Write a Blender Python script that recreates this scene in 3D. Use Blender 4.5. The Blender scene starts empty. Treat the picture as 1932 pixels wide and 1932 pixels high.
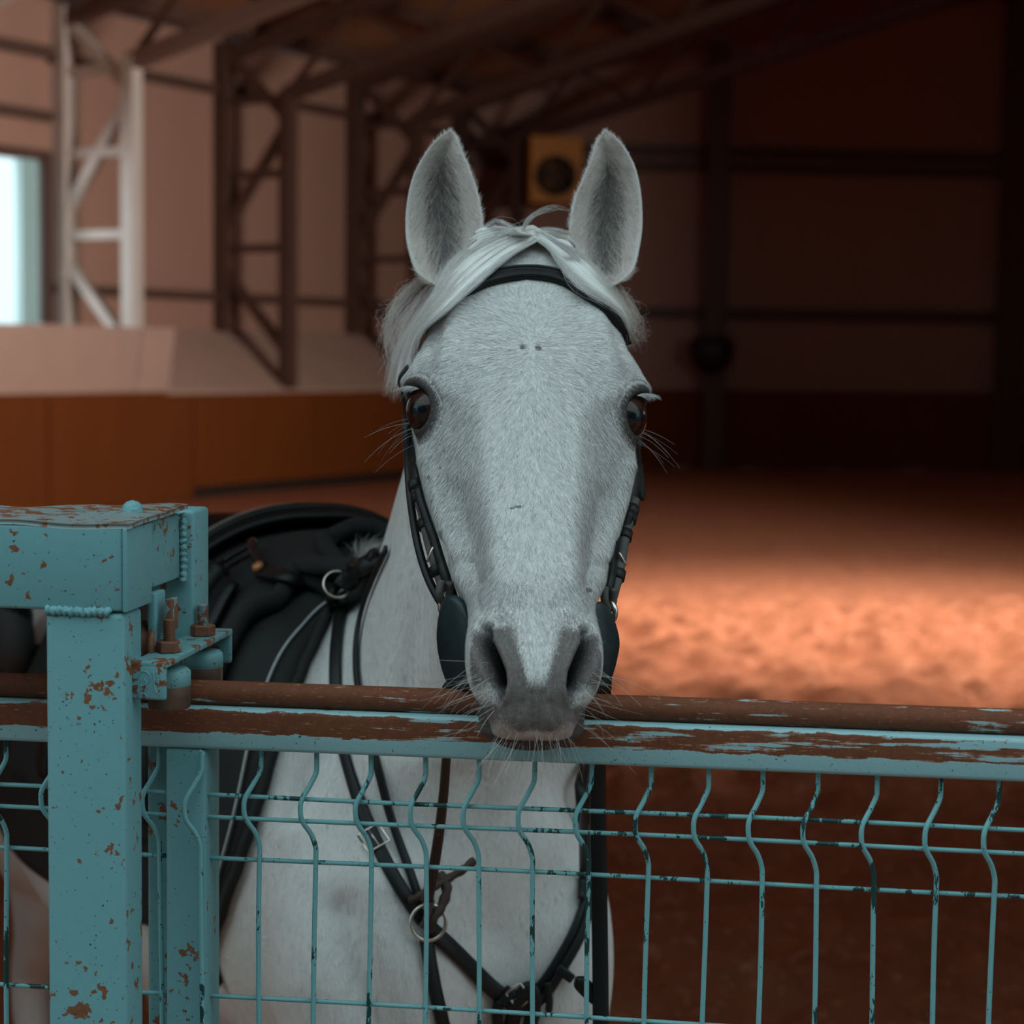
import bpy, bmesh, math, random
import numpy as np
from mathutils import Vector, Matrix, Euler
from mathutils.bvhtree import BVHTree

# ------------------------------------------------------------------ camera, world, light, exposure
SC = bpy.context.scene
COL = SC.collection
FPX, CX, CY = 3600.0, 966.0, 966.0
CAMZ, PITCH, ROLL = 1.70, math.radians(4.75), 0.0125
_f = np.array([0, math.cos(PITCH), -math.sin(PITCH)])
_r0 = np.array([1.0, 0, 0])
_u0 = np.array([0, math.sin(PITCH), math.cos(PITCH)])
_r = _r0 * math.cos(ROLL) + _u0 * math.sin(ROLL)
_u = _u0 * math.cos(ROLL) - _r0 * math.sin(ROLL)
CAM = np.array([0, 0, CAMZ])

cam_d = bpy.data.cameras.new('camera')
cam_d.sensor_width = 36.0
cam_d.lens = 36.0 * FPX / 1932.0
cam_d.clip_start, cam_d.clip_end = 0.05, 300
cam_d.dof.use_dof = True
cam_d.dof.focus_distance = 1.74
cam_d.dof.aperture_fstop = 6.0
cam = bpy.data.objects.new('camera', cam_d)
COL.objects.link(cam)
M = Matrix.Identity(4)
for i in range(3):
    M[i][0], M[i][1], M[i][2], M[i][3] = _r[i], _u[i], -_f[i], CAM[i]
cam.matrix_world = M
SC.camera = cam

SKY_LOW, SKY_HIGH = 1.25, 1.9       # overcast: brighter towards the zenith
world = bpy.data.worlds.new('overcast_sky')
SC.world = world
world.use_nodes = True
bg = world.node_tree.nodes['Background']
_t = world.node_tree
_tc = _t.nodes.new('ShaderNodeTexCoord')
_sx = _t.nodes.new('ShaderNodeSeparateXYZ')
_mr = _t.nodes.new('ShaderNodeMapRange')
_mr.inputs['From Min'].default_value, _mr.inputs['From Max'].default_value = 0.0, 1.0
_mr.inputs['To Min'].default_value, _mr.inputs['To Max'].default_value = SKY_LOW, SKY_HIGH
_t.links.new(_tc.outputs['Generated'], _sx.inputs[0])
_t.links.new(_sx.outputs['Z'], _mr.inputs['Value'])
_t.links.new(_mr.outputs['Result'], bg.inputs['Strength'])
bg.inputs['Color'].default_value = (0.73, 0.95, 1.0, 1)

SC.view_settings.view_transform = 'Standard'
SC.view_settings.look = 'None'
SC.view_settings.exposure = 0.0
SC.view_settings.gamma = 1.0
SC.view_settings.use_curve_mapping = False
SC.cycles.use_denoising = True
SC.cycles.max_bounces = 10
SC.cycles.diffuse_bounces = 8
SC.cycles.sample_clamp_indirect = 4.0


def area_light(name, loc, target, sx, sy, power, color):
    d = bpy.data.lights.new(name, 'AREA')
    d.shape = 'RECTANGLE'
    d.size, d.size_y, d.energy, d.color = sx, sy, power, color
    o = bpy.data.objects.new(name, d)
    COL.objects.link(o)
    o.location = loc
    o.rotation_euler = (Vector(target) - Vector(loc)).to_track_quat('-Z', 'Y').to_euler()
    return o


# left door daylight, plus an unseen fill added to brighten the left wall
area_light('door_daylight', (-8.6, 19.4, 3.0), (-2.0, 17.5, 1.2), 2.6, 2.0, 120, (0.95, 0.98, 1.0))
_w = area_light('left_wall_fill', (9.8, 9.0, 3.7), (-6.6, 18.6, 3.2), 3.6, 1.6, 380, (1.0, 0.93, 0.86))
_w.data.spread = math.radians(83)


# ------------------------------------------------------------------ helpers
def at(px, py, Y):
    """world point seen at photo pixel (px,py) standing Y metres in front of the camera"""
    d = _f + _r * (px - CX) / FPX + _u * (CY - py) / FPX
    return CAM + d * (Y / d[1])


def proj(P):
    P = np.asarray(P, float) - CAM
    z = P @ _f
    return CX + FPX * (P @ _r) / z, CY - FPX * (P @ _u) / z


def rnd(seed):
    return np.random.default_rng(seed)


def catmull(pts, n, closed=False):
    P = np.asarray(pts, float)
    m = len(P)
    if closed:
        t = np.linspace(0, m, n, endpoint=False)
    else:
        t = np.linspace(0, m - 1, n)
    i = np.floor(t).astype(int)
    if not closed:
        i = np.minimum(i, m - 2)
    f = (t - i)[:, None]
    if closed:
        g = lambda k: P[(i + k) % m]
        p0, p1, p2, p3 = g(-1), g(0), g(1), g(2)
    else:
        E = np.vstack([2 * P[0] - P[1], P, 2 * P[-1] - P[-2]])
        p0, p1, p2, p3 = E[i], E[i + 1], E[i + 2], E[i + 3]
    return 0.5 * ((2 * p1) + (-p0 + p2) * f + (2 * p0 - 5 * p1 + 4 * p2 - p3) * f ** 2 + (-p0 + 3 * p1 - 3 * p2 + p3) * f ** 3)


def mesh_obj(name, V, F, mat=None, parent=None, smooth=True, col=None):
    me = bpy.data.meshes.new(name)
    V = np.asarray(V, float)
    if isinstance(F, np.ndarray):
        k = F.shape[1]
        me.vertices.add(len(V))
        me.vertices.foreach_set('co', V.astype(np.float32).ravel())
        me.loops.add(F.size)
        me.loops.foreach_set('vertex_index', F.astype(np.int32).ravel())
        me.polygons.add(len(F))
        me.polygons.foreach_set('loop_start', np.arange(0, F.size, k, dtype=np.int32))
        me.polygons.foreach_set('loop_total', np.full(len(F), k, dtype=np.int32))
        me.update(calc_edges=True)
        me.validate()
    else:
        me.from_pydata([tuple(v) for v in V], [], [tuple(f) for f in F])
        me.update()
    if smooth:
        me.polygons.foreach_set('use_smooth', np.ones(len(me.polygons), dtype=bool))
    if col is not None:
        a = me.color_attributes.new('col', 'FLOAT_COLOR', 'POINT')
        C = np.ones((len(V), 4), np.float32)
        C[:, :3] = col
        a.data.foreach_set('color', C.ravel())
    if mat is not None:
        me.materials.append(mat)
    o = bpy.data.objects.new(name, me)
    COL.objects.link(o)
    if parent is not None:
        o.parent = parent
        o.matrix_parent_inverse = parent.matrix_world.inverted()
    return o


def empty(name, loc, label, cat, group=None):
    o = bpy.data.objects.new(name, None)
    COL.objects.link(o)
    o.empty_display_size = 0.05
    o.location = loc
    o.matrix_world = Matrix.Translation(Vector(loc))
    tag(o, label, cat, group)
    return o


def tag(o, label=None, cat=None, group=None, kind=None):
    if label: o['label'] = label
    if cat: o['category'] = cat
    if group: o['group'] = group
    if kind: o['kind'] = kind
    return o


def grid_faces(nr, nc, wrap=False, flip=False):
    r = np.arange(nr - 1)[:, None]
    m = nc if wrap else nc - 1
    c = np.arange(m)[None, :]
    c2 = (c + 1) % nc
    a = r * nc + c
    b = r * nc + c2
    d = (r + 1) * nc + c
    e = (r + 1) * nc + c2
    F = np.stack([a, b, e, d], -1).reshape(-1, 4)
    return F[:, ::-1] if flip else F


def frames(P):
    """parallel transport frames along a polyline"""
    P = np.asarray(P, float)
    T = np.gradient(P, axis=0)
    T /= np.linalg.norm(T, axis=1)[:, None] + 1e-12
    n = np.cross(T[0], [0, 0, 1.0])
    if np.linalg.norm(n) < 1e-3:
        n = np.cross(T[0], [0, 1.0, 0])
    n /= np.linalg.norm(n)
    N = [n]
    for i in range(1, len(P)):
        n = N[-1] - T[i] * np.dot(N[-1], T[i])
        N.append(n / (np.linalg.norm(n) + 1e-12))
    N = np.array(N)
    return T, N, np.cross(T, N)


def tube(P, r, seg=10, cap=True):
    P = np.asarray(P, float)
    n = len(P)
    r = np.broadcast_to(np.asarray(r, float), (n,))
    T, N, B = frames(P)
    a = np.linspace(0, 2 * math.pi, seg, endpoint=False)
    V = P[:, None] + r[:, None, None] * (np.cos(a)[None, :, None] * N[:, None] + np.sin(a)[None, :, None] * B[:, None])
    F = [tuple(f) for f in grid_faces(n, seg, wrap=True)]
    V = V.reshape(-1, 3)
    if cap:
        F.append(tuple(range(seg))[::-1])
        F.append(tuple(range((n - 1) * seg, n * seg)))
    return V, F


def merge(parts):
    V, F, o = [], [], 0
    for v, f in parts:
        V.append(np.asarray(v, float))
        F += [tuple(int(i) + o for i in ff) for ff in f]
        o += len(v)
    return np.vstack(V), F


def box(c, hx, hy, hz, X=(1, 0, 0), Y=(0, 1, 0), Z=(0, 0, 1), bevel=0.0):
    """box with half sizes along three axes; bevelled with chamfers when bevel > 0"""
    X, Y, Z, c = [np.asarray(k, float) for k in (X, Y, Z, c)]
    if bevel <= 0:
        s = [(-1, -1, -1), (1, -1, -1), (1, 1, -1), (-1, 1, -1), (-1, -1, 1), (1, -1, 1), (1, 1, 1), (-1, 1, 1)]
        V = np.array([c + X * hx * a + Y * hy * b + Z * hz * d for a, b, d in s])
        F = [(3, 2, 1, 0), (4, 5, 6, 7), (0, 1, 5, 4), (1, 2, 6, 5), (2, 3, 7, 6), (3, 0, 4, 7)]
        return V, F
    bm = bmesh.new()
    bmesh.ops.create_cube(bm, size=2)
    for v in bm.verts:
        v.co = Vector((v.co.x * hx, v.co.y * hy, v.co.z * hz))
    bmesh.ops.bevel(bm, geom=bm.edges[:], offset=bevel, segments=3, affect='EDGES', profile=0.5)
    bm.verts.index_update()
    V = np.array([c + X * v.co.x + Y * v.co.y + Z * v.co.z for v in bm.verts])
    F = [tuple(v.index for v in f.verts) for f in bm.faces]
    bm.free()
    return V, F


def beam(a, b, w, h, upv=(0, 0, 1)):
    """rectangular bar from a to b"""
    a, b = np.asarray(a, float), np.asarray(b, float)
    d = b - a
    L = np.linalg.norm(d)
    d = d / L
    s = np.cross(d, upv)
    s /= np.linalg.norm(s)
    t = np.cross(s, d)
    return box((a + b) / 2, L / 2, w / 2, h / 2, d, s, t)


def ribbon(P, N, width, thick, crown=0.0, up_off=0.0):
    """flat strap along P whose broad face looks along N; slightly crowned, with real thickness"""
    P, N = np.asarray(P, float), np.asarray(N, float)
    n = len(P)
    if N.ndim == 1:
        N = np.broadcast_to(N, P.shape)
    width = np.broadcast_to(np.asarray(width, float), (n,))
    T = np.gradient(P, axis=0)
    T /= np.linalg.norm(T, axis=1)[:, None] + 1e-12
    S = np.cross(T, N)
    S /= np.linalg.norm(S, axis=1)[:, None] + 1e-12
    Nn = np.cross(S, T)
    prof = [(-1, -.5), (-.97, .3), (-.85, .5), (-.4, .5 + crown), (0, .5 + crown * 1.3), (.4, .5 + crown), (.85, .5), (.97, .3), (1, -.5)]
    k = len(prof)
    V = np.zeros((n, k, 3))
    for j, (x, z) in enumerate(prof):
        V[:, j] = P + S * (x * width / 2)[:, None] + Nn * (z * thick + up_off)
    F = [tuple(f) for f in grid_faces(n, k, wrap=True, flip=True)]
    F.append(tuple(range(k)))
    F.append(tuple(range((n - 1) * k, n * k))[::-1])
    return V.reshape(-1, 3), F


def cyl(c, axis, r, h, seg=24, bevel=0.0):
    axis = np.asarray(axis, float)
    axis = axis / np.linalg.norm(axis)
    c = np.asarray(c, float)
    if bevel > 0:
        zs = [-h / 2, -h / 2, -h / 2 + bevel, h / 2 - bevel, h / 2, h / 2]
        rs = [1e-5, r - bevel, r, r, r - bevel, 1e-5]
    else:
        zs = [-h / 2, -h / 2, h / 2, h / 2]
        rs = [1e-5, r, r, 1e-5]
    return lathe(c, axis, zs, rs, seg)


def lathe(c, axis, zs, rs, seg=24):
    axis = np.asarray(axis, float)
    axis = axis / np.linalg.norm(axis)
    n = np.cross(axis, [0.3, 0.2, 1.0])
    n /= np.linalg.norm(n)
    b = np.cross(axis, n)
    a = np.linspace(0, 2 * math.pi, seg, endpoint=False)
    V = []
    for z, r in zip(zs, rs):
        V.append(np.asarray(c) + axis * z + r * (np.cos(a)[:, None] * n + np.sin(a)[:, None] * b))
    return np.vstack(V), [tuple(f) for f in grid_faces(len(zs), seg, wrap=True)]


def torus(c, axis, R, r, seg=40, k=10):
    axis = np.asarray(axis, float)
    axis = axis / np.linalg.norm(axis)
    n = np.cross(axis, [0.3, 0.2, 1.0])
    n /= np.linalg.norm(n)
    b = np.cross(axis, n)
    a = np.linspace(0, 2 * math.pi, seg, endpoint=False)
    q = np.linspace(0, 2 * math.pi, k, endpoint=False)
    rad = np.cos(a)[:, None] * n + np.sin(a)[:, None] * b
    V = np.asarray(c) + rad[:, None] * (R + r * np.cos(q))[None, :, None] + axis * (r * np.sin(q))[None, :, None]
    F = []
    for i in range(seg):
        for j in range(k):
            F.append((i * k + j, i * k + (j + 1) % k, ((i + 1) % seg) * k + (j + 1) % k, ((i + 1) % seg) * k + j))
    return V.reshape(-1, 3), F


# ------------------------------------------------------------------ materials
class NT:
    def __init__(s, name):
        s.m = bpy.data.materials.new(name)
        s.m.use_nodes = True
        s.t = s.m.node_tree
        s.b = s.t.nodes['Principled BSDF']

    def n(s, typ, **kw):
        nd = s.t.nodes.new(typ)
        for k, v in kw.items():
            if k.startswith('i_'):
                key = k[2:].replace('_', ' ')
                nd.inputs[key].default_value = v
            else:
                setattr(nd, k, v)
        return nd

    def l(s, a, b):
        s.t.links.new(a, b)

    def coord(s, scale=(1, 1, 1), which='Object'):
        tc = s.n('ShaderNodeTexCoord')
        mp = s.n('ShaderNodeMapping')
        mp.inputs['Scale'].default_value = scale
        s.l(tc.outputs[which], mp.inputs['Vector'])
        return mp.outputs['Vector']

    def noise(s, scale, vec=None, detail=4, rough=.55, dist=0.0):
        nd = s.n('ShaderNodeTexNoise', i_Scale=scale, i_Detail=detail, i_Roughness=rough, i_Distortion=dist)
        if vec is not None:
            s.l(vec, nd.inputs['Vector'])
        return nd.outputs['Fac']

    def ramp(s, fac, stops, interp='LINEAR'):
        r = s.n('ShaderNodeValToRGB')
        r.color_ramp.interpolation = interp
        e = r.color_ramp.elements
        while len(e) < len(stops):
            e.new(0.5)
        for k, (p, c) in enumerate(stops):
            e[k].position = p
            e[k].color = (*c, 1) if len(c) == 3 else c
        s.l(fac, r.inputs['Fac'])
        return r.outputs['Color']

    def mix(s, fac, a, b, typ='MIX'):
        m = s.n('ShaderNodeMix', data_type='RGBA', blend_type=typ)
        for sock, v in ((m.inputs['Factor'], fac), (m.inputs[6], a), (m.inputs[7], b)):
            if hasattr(v, 'links'):
                s.l(v, sock)
            elif isinstance(v, (int, float)):
                sock.default_value = v
            else:
                sock.default_value = (*v, 1)
        return m.outputs[2]

    def math(s, op, a, b=0.0, clamp=False):
        m = s.n('ShaderNodeMath', operation=op, use_clamp=clamp)
        for sock, v in ((m.inputs[0], a), (m.inputs[1], b)):
            if hasattr(v, 'links'):
                s.l(v, sock)
            else:
                sock.default_value = v
        return m.outputs[0]

    def bump(s, h, strength=.3, dist=.002):
        b = s.n('ShaderNodeBump', i_Strength=strength, i_Distance=dist)
        s.l(h, b.inputs['Height'])
        s.l(b.outputs['Normal'], s.b.inputs['Normal'])
        return b

    def done(s, color=None, rough=.6, metal=0.0, spec=None):
        if color is not None:
            if hasattr(color, 'links'):
                s.l(color, s.b.inputs['Base Color'])
            else:
                s.b.inputs['Base Color'].default_value = (*color, 1)
        if hasattr(rough, 'links'):
            s.l(rough, s.b.inputs['Roughness'])
        else:
            s.b.inputs['Roughness'].default_value = rough
        if hasattr(metal, 'links'):
            s.l(metal, s.b.inputs['Metallic'])
        else:
            s.b.inputs['Metallic'].default_value = metal
        if spec is not None:
            s.b.inputs['Specular IOR Level'].default_value = spec
        return s.m


def simple(name, color, rough=.6, var=.15, scale=40, metal=0.0, bump=.15, bd=.001, spec=None):
    m = NT(name)
    v = m.coord()
    nz = m.noise(scale, v)
    c = m.mix(nz, tuple(k * (1 - var) for k in color), tuple(min(1, k * (1 + var)) for k in color))
    if bump:
        m.bump(m.noise(scale * 4, v), bump, bd)
    return m.done(c, rough, metal, spec)
# ------------------------------------------------------------------ materials of the hall
def cladding_mat():
    m = NT('painted_sheet_cladding')
    v = m.coord((1, 1, .25))
    c = m.mix(m.noise(1.3, v, 3), (.37, .205, .148), (.45, .255, .19))
    m.bump(m.noise(6, v, 2), .1, .01)
    return m.done(c, .55)


def board_mat():
    m = NT('stained_kick_board')
    v = m.coord((1, 1, .12))
    info = m.n('ShaderNodeObjectInfo')
    c = m.mix(m.noise(9, v, 5, .6), (.13, .032, .005), (.21, .055, .010))
    c = m.mix(m.math('MULTIPLY', info.outputs['Random'], .45), c, (.15, .04, .008))
    return m.done(c, .75, 0.0, .15)


def soil_mat():
    m = NT('loose_arena_soil')
    v = m.coord()
    a = m.noise(7, v, 6, .65)
    c = m.mix(a, (.26, .088, .042), (.66, .27, .15))
    c = m.mix(m.math('GREATER_THAN', m.noise(26, v, 3), .62), c, (.68, .33, .2))
    m.bump(m.noise(60, v, 4), .6, .01)
    return m.done(c, .95, spec=.1)


M_CLAD, M_BOARD, M_SOIL = cladding_mat(), board_mat(), soil_mat()
M_LEDGE = simple('ledge_board', (.52, .34, .27), .6, .12, 2, bump=.1)
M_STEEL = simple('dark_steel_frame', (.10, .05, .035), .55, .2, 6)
M_STEELW = simple('pale_steel', (.62, .55, .5), .5, .1, 5)
M_ROOF = simple('roof_sheet', (.36, .17, .09), .6, .15, 1.5)
M_FRAMEB = simple('turquoise_window_frame', (.42, .66, .68), .5, .08, 8)
M_FAN = simple('yellow_fan_housing', (.60, .235, .02), .5, .08, 8)
M_BLACK = simple('black_enamel', (.02, .016, .014), .5, .2, 20)

K0 = np.array([-3.72, 21.8])
DL = np.array([.515, .857])
NI = np.array([.857, -.515])
WOFF = 1.12


def HW(t, n, z):
    """hall frame: t along the left wall, n metres out of the kick board plane into the hall (negative: towards the wall)"""
    p = K0 + DL * t + NI * n
    return np.array([p[0], p[1], z])


DLv, NIv = np.array([*DL, 0]), np.array([*NI, 0])
Z_KICK, Z_LEDGE, Z_EAVE, SLOPE = 1.222, 1.966, 5.55, .235

# floor: churned soil, finer where it shows
def value_noise(x, y, seed):
    r = rnd(seed)
    tab = r.random((256, 256))
    xi, yi = np.floor(x).astype(int), np.floor(y).astype(int)
    fx, fy = x - xi, y - yi
    fx, fy = fx * fx * (3 - 2 * fx), fy * fy * (3 - 2 * fy)
    g = lambda i, j: tab[(xi + i) & 255, (yi + j) & 255]
    return (g(0, 0) * (1 - fx) + g(1, 0) * fx) * (1 - fy) + (g(0, 1) * (1 - fx) + g(1, 1) * fx) * fy


xs = np.concatenate([np.linspace(-18, -3, 30), np.arange(-2.95, 5.2, .032), np.linspace(5.3, 12, 16)])
ys = np.concatenate([np.linspace(.9, 4.0, 12), np.arange(4.05, 14.5, .034), np.linspace(14.6, 33, 60)])
gx_, gy_ = np.meshgrid(xs, ys)
_c = lambda v: np.clip(v, 0, 1)
amp = .12 + .88 * _c((gx_ + 2.9) / 1.4) * _c((5.2 - gx_) / 1.0) * _c((gy_ - 4.05) / .8) * _c((14.4 - gy_) / 2.0)
hz = (value_noise(gx_ * 2.1, gy_ * 2.1, 1) * .06 + value_noise(gx_ * 4.2, gy_ * 5.5, 2) ** 1.6 * .10 + value_noise(gx_ * 9, gy_ * 9, 3) ** 1.5 * .085)
hz = (hz - .11) * amp
Vf = np.stack([gx_, gy_, hz - .01], -1).reshape(-1, 3)
floor = mesh_obj('floor', Vf, grid_faces(len(ys), len(xs)), M_SOIL)
tag(floor, kind='structure')


def quadwall(name, P, mat, thick_dir, kind='structure', th=.12, parent=None):
    """slab: polygon P extruded by th along thick_dir"""
    P = np.asarray(P, float)
    d = np.asarray(thick_dir, float) * th
    n = len(P)
    V = np.vstack([P, P + d])
    F = [tuple(range(n)), tuple(range(2 * n - 1, n - 1, -1))] + [(i, i + n, (i + 1) % n + n, (i + 1) % n) for i in range(n)]
    o = mesh_obj(name, V, F, mat, parent, smooth=False)
    if parent is None:
        tag(o, kind=kind)
    return o


# left wall with the door-high window opening
TA, TB, TW0, TW1, ZW = -30.0, 7.9, -4.6, -1.05, 3.87
parts = []
for (a, b, z0, z1) in ((TA, TW0, 0, Z_EAVE), (TW1, TB, 0, Z_EAVE), (TW0, TW1, 0, Z_LEDGE - .02), (TW0, TW1, ZW, Z_EAVE)):
    parts.append(box(HW((a + b) / 2, -WOFF - .06, (z0 + z1) / 2), (b - a) / 2, .06, (z1 - z0) / 2, DLv, NIv))
V, F = merge(parts)
wl = tag(mesh_obj('wall_left', V, F, M_CLAD, smooth=False), kind='structure')
for z, h in ((2.36, .11), (4.9, .12)):       # girts
    mesh_obj('girt', *box(HW((TW1 + TB) / 2, -WOFF + .05, z), (TB - TW1) / 2, .05, h / 2, DLv, NIv), M_STEEL, wl, smooth=False)
for z, h in ((4.95, .13), (4.25, .12)):
    mesh_obj('girt', *box(HW((-8 + TW1) / 2, -WOFF + .05, z), (TW1 + 8) / 2, .05, h / 2, DLv, NIv), M_STEEL, wl, smooth=False)
# sloped ledge boards over the kick boards, one board per bay
# (beside the window the boards stand steeper, in front of the frame)
for k in range(-4, 4):
    t0, t1 = -.89 + 2.775 * k + .01, -.89 + 2.775 * (k + 1) - .01
    t1 = min(t1, TB)
    if k < 0 or k == 0:
        s1 = -.35 if k == 0 else t1
        P = [HW(t0, .02, Z_KICK), HW(s1, .02, Z_KICK), HW(s1, .13, Z_LEDGE - .03), HW(t0, .13, Z_LEDGE - .03)]
        quadwall('ledge_board', P, M_LEDGE, -NIv, th=.03, parent=wl)
    if k < 0:
        continue
    s0 = -.35 if k == 0 else t0
    P = [HW(s0, 0.02, Z_KICK), HW(t1, .02, Z_KICK), HW(t1, -WOFF, Z_LEDGE), HW(s0, -WOFF, Z_LEDGE)]
    quadwall('ledge_board', P, M_LEDGE, (0, 0, -1), th=.03, parent=wl)
tb = -16.0
i = 0
while tb < TB - .2:
    w = 1.15
    dep = .06 if i % 3 else .075
    zb = .12 if tb > -.35 else 0.0
    mesh_obj('kick_board', *box(HW(tb + w / 2, -dep / 2 + (.0 if i % 2 else .006), (zb + Z_KICK) / 2), w / 2 - .006, dep / 2, (Z_KICK - zb) / 2, DLv, NIv), M_BOARD, wl, smooth=False)
    tb += w
    i += 1
# dark base course recessed under the kick boards
mesh_obj('base_course', *box(HW(3.8, -.2, .06), 4.2, .1, .06, DLv, NIv), M_BLACK, wl, smooth=False)

# the window: frame, mullion, glass and the daylit yard structure behind it
win = tag(bpy.data.objects.new('window_1', None), kind='structure')
COL.objects.link(win)
win.matrix_world = Matrix.Translation(Vector(HW(TW1, -WOFF, Z_LEDGE)))
for a, b, z0, z1 in ((TW1 - .42, TW1 - .16, Z_LEDGE - .02, ZW - .1), (TW0, TW0 + .1, Z_LEDGE, ZW), (-3.1, -3.0, Z_LEDGE, ZW - .1)):
    mesh_obj('window_frame', *box(HW((a + b) / 2, -WOFF - .03, (z0 + z1) / 2), (b - a) / 2, .05, (z1 - z0) / 2, DLv, NIv), M_FRAMEB, win, smooth=False)
mesh_obj('window_head', *box(HW((TW0 + TW1) / 2, -WOFF - .02, ZW - .05), (TW1 - TW0) / 2, .06, .06, DLv, NIv), M_STEEL, win, smooth=False)
mesh_obj('window_jamb', *box(HW(TW1 - .03, -WOFF - .0, (ZW + Z_LEDGE) / 2), .05, .06, (ZW - Z_LEDGE) / 2, DLv, NIv), M_STEEL, win, smooth=False)
yard = empty('yard_canopy', HW(-2.9, -4.5, 0), 'white slanting canopy leg outside the bright window', 'canopy')
mesh_obj('leg', *beam(HW(-3.9, -4.5, 3.9), HW(-1.9, -4.5, 2.0), .16, .16), M_STEELW, yard, smooth=False)
mesh_obj('foot', *beam(HW(-1.9, -4.5, 2.0), HW(-1.9, -4.5, 0.0), .16, .16), M_STEELW, yard, smooth=False)

# back wall, slightly oblique
BW0, BW1 = np.array([-1.6, 28.9]), np.array([12.0, 30.0])
bd = (BW1 - BW0) / np.linalg.norm(BW1 - BW0)
BD, BN = np.array([*bd, 0]), np.array([bd[1], -bd[0], 0])


def BWp(q, n, z):
    return np.array([*BW0, 0]) + BD * q + BN * n + np.array([0, 0, z])


wb = tag(mesh_obj('wall_back', *box(BWp(6.5, -.06, 5.0), 7.0, .06, 5.0, BD, BN), M_CLAD, smooth=False), kind='structure')


def bq(px):
    """distance along the back wall of the point seen in column px"""
    k = (px - CX) / FPX
    # x = k*y (column direction, ignoring the small roll)
    return (k * BW0[1] - BW0[0]) / (bd[0] - k * bd[1])


def bz(py, D=29.3, px=1500):
    return at(px, py, D)[2]


for py, h in ((291, .16), (320, .14), (594, .17)):
    mesh_obj('girt', *box(BWp(6.5, .05, bz(py)), 7, .06, h / 2, BD, BN), M_STEEL, wb, smooth=False)
q = -.2
i = 0
zk = bz(738)
while q < 13:
    mesh_obj('kick_board', *box(BWp(q + .6, .10 + .006 * (i % 2), zk / 2), .594, .03, zk / 2, BD, BN), M_BOARD, wb, smooth=False)
    q += 1.2
    i += 1
for nm, px, w, lab in (('steel_column', 1336, .26, 'dark steel column on the back wall with a flared bracket'), ('steel_column', 1886, .38, 'thick dark steel column on the back wall without a bracket')):
    cq = bq(px)
    root = empty(nm, BWp(cq, .2, 0), lab, 'column')
    mesh_obj('shaft', *box(BWp(cq, .23, 4.2), w / 2, .11, 4.2, BD, BN), M_STEEL, root, smooth=False)
    mesh_obj('flange', *box(BWp(cq, .36, 4.2), w / 2 + .03, .015, 4.2, BD, BN), M_STEEL, root, smooth=False)
    if px < 1400:
        V, F = lathe(BWp(cq - .08, .52, bz(668)), (0, 0, 1), [-.32, -.31, -.1, .12, .24, .25], [1e-4, .09, .32, .34, .26, 1e-4], 20)
        mesh_obj('bracket', V, F, M_BLACK, root)

# yellow ventilator with a round dark mouth on the back wall
fq, fz = bq(1024), bz(343)
fan = empty('wall_ventilator', BWp(fq, 1.0, fz - .5), 'yellow square ventilator with a round dark mouth high on the back wall', 'ventilator')
mesh_obj('housing', *box(BWp(fq, 1.0, fz), .38, .3, .48, BD, BN, bevel=.02), M_FAN, fan, smooth=False)
mesh_obj('cowl', *lathe(BWp(fq, 1.32, fz - .10), BN, [-.03, .05, .05, -.02, -.02], [.30, .29, .26, .24, 1e-4], 28), M_BLACK, fan)
for k in range(5):
    a = k * 2 * math.pi / 5
    d = BD * math.cos(a) + np.array([0, 0, 1]) * math.sin(a)
    mesh_obj('blade', *box(BWp(fq, 1.335, fz - .10) + d * .13, .10, .035, .004, d, np.cross(d, BN) * .8 + BN * .4, BN), M_STEEL, fan, smooth=False)

# right side wall, unseen; its opening is added for the fill light
parts = [box((10.06, 16, 1.4), .06, 15, 1.4), box((10.06, 16, 7.2), .06, 15, 2.6)]
for y0, y1 in ((1.0, 7.1), (10.9, 31.0)):
    parts.append(box((10.06, (y0 + y1) / 2, 3.7), .06, (y1 - y0) / 2, .9))
wr = tag(mesh_obj('wall_right', *merge(parts), M_CLAD, smooth=False), kind='structure')

# front wall: unseen, its doorway kept small to darken the hall behind the horse
FY = 2.02
parts = [box((-10.2, FY + .06, 3.5), 7.8, .06, 3.5), box((5.9, FY + .06, 3.5), 4.2, .06, 3.5), box((-.35, FY + .06, 4.72), 2.1, .06, 2.30)]
wf = tag(mesh_obj('wall_front', *merge(parts), M_CLAD, smooth=False), kind='structure')
# paved yard outside
yd = tag(mesh_obj('floor_yard', [(-60, -60, -.08), (60, -60, -.08), (60, 1.9, -.08), (-60, 1.9, -.08)], [(0, 1, 2, 3)], simple('grey_yard_gravel', (.16, .15, .14), .9, .2, 3), smooth=False), kind='structure')

# unseen wall added to block the low sky in front of the horse
tag(mesh_obj('wall_sky_block', *box((0, -9.2, 4.5), 16, .2, 4.5), simple('dark_sky_block', (.07, .055, .05), .9, .2, 2), smooth=False), kind='structure')

# roof
RN = 14.0


def roof_z(n):
    d = n + WOFF
    return Z_EAVE + SLOPE * (d if d <= RN else 2 * RN - d)


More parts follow.
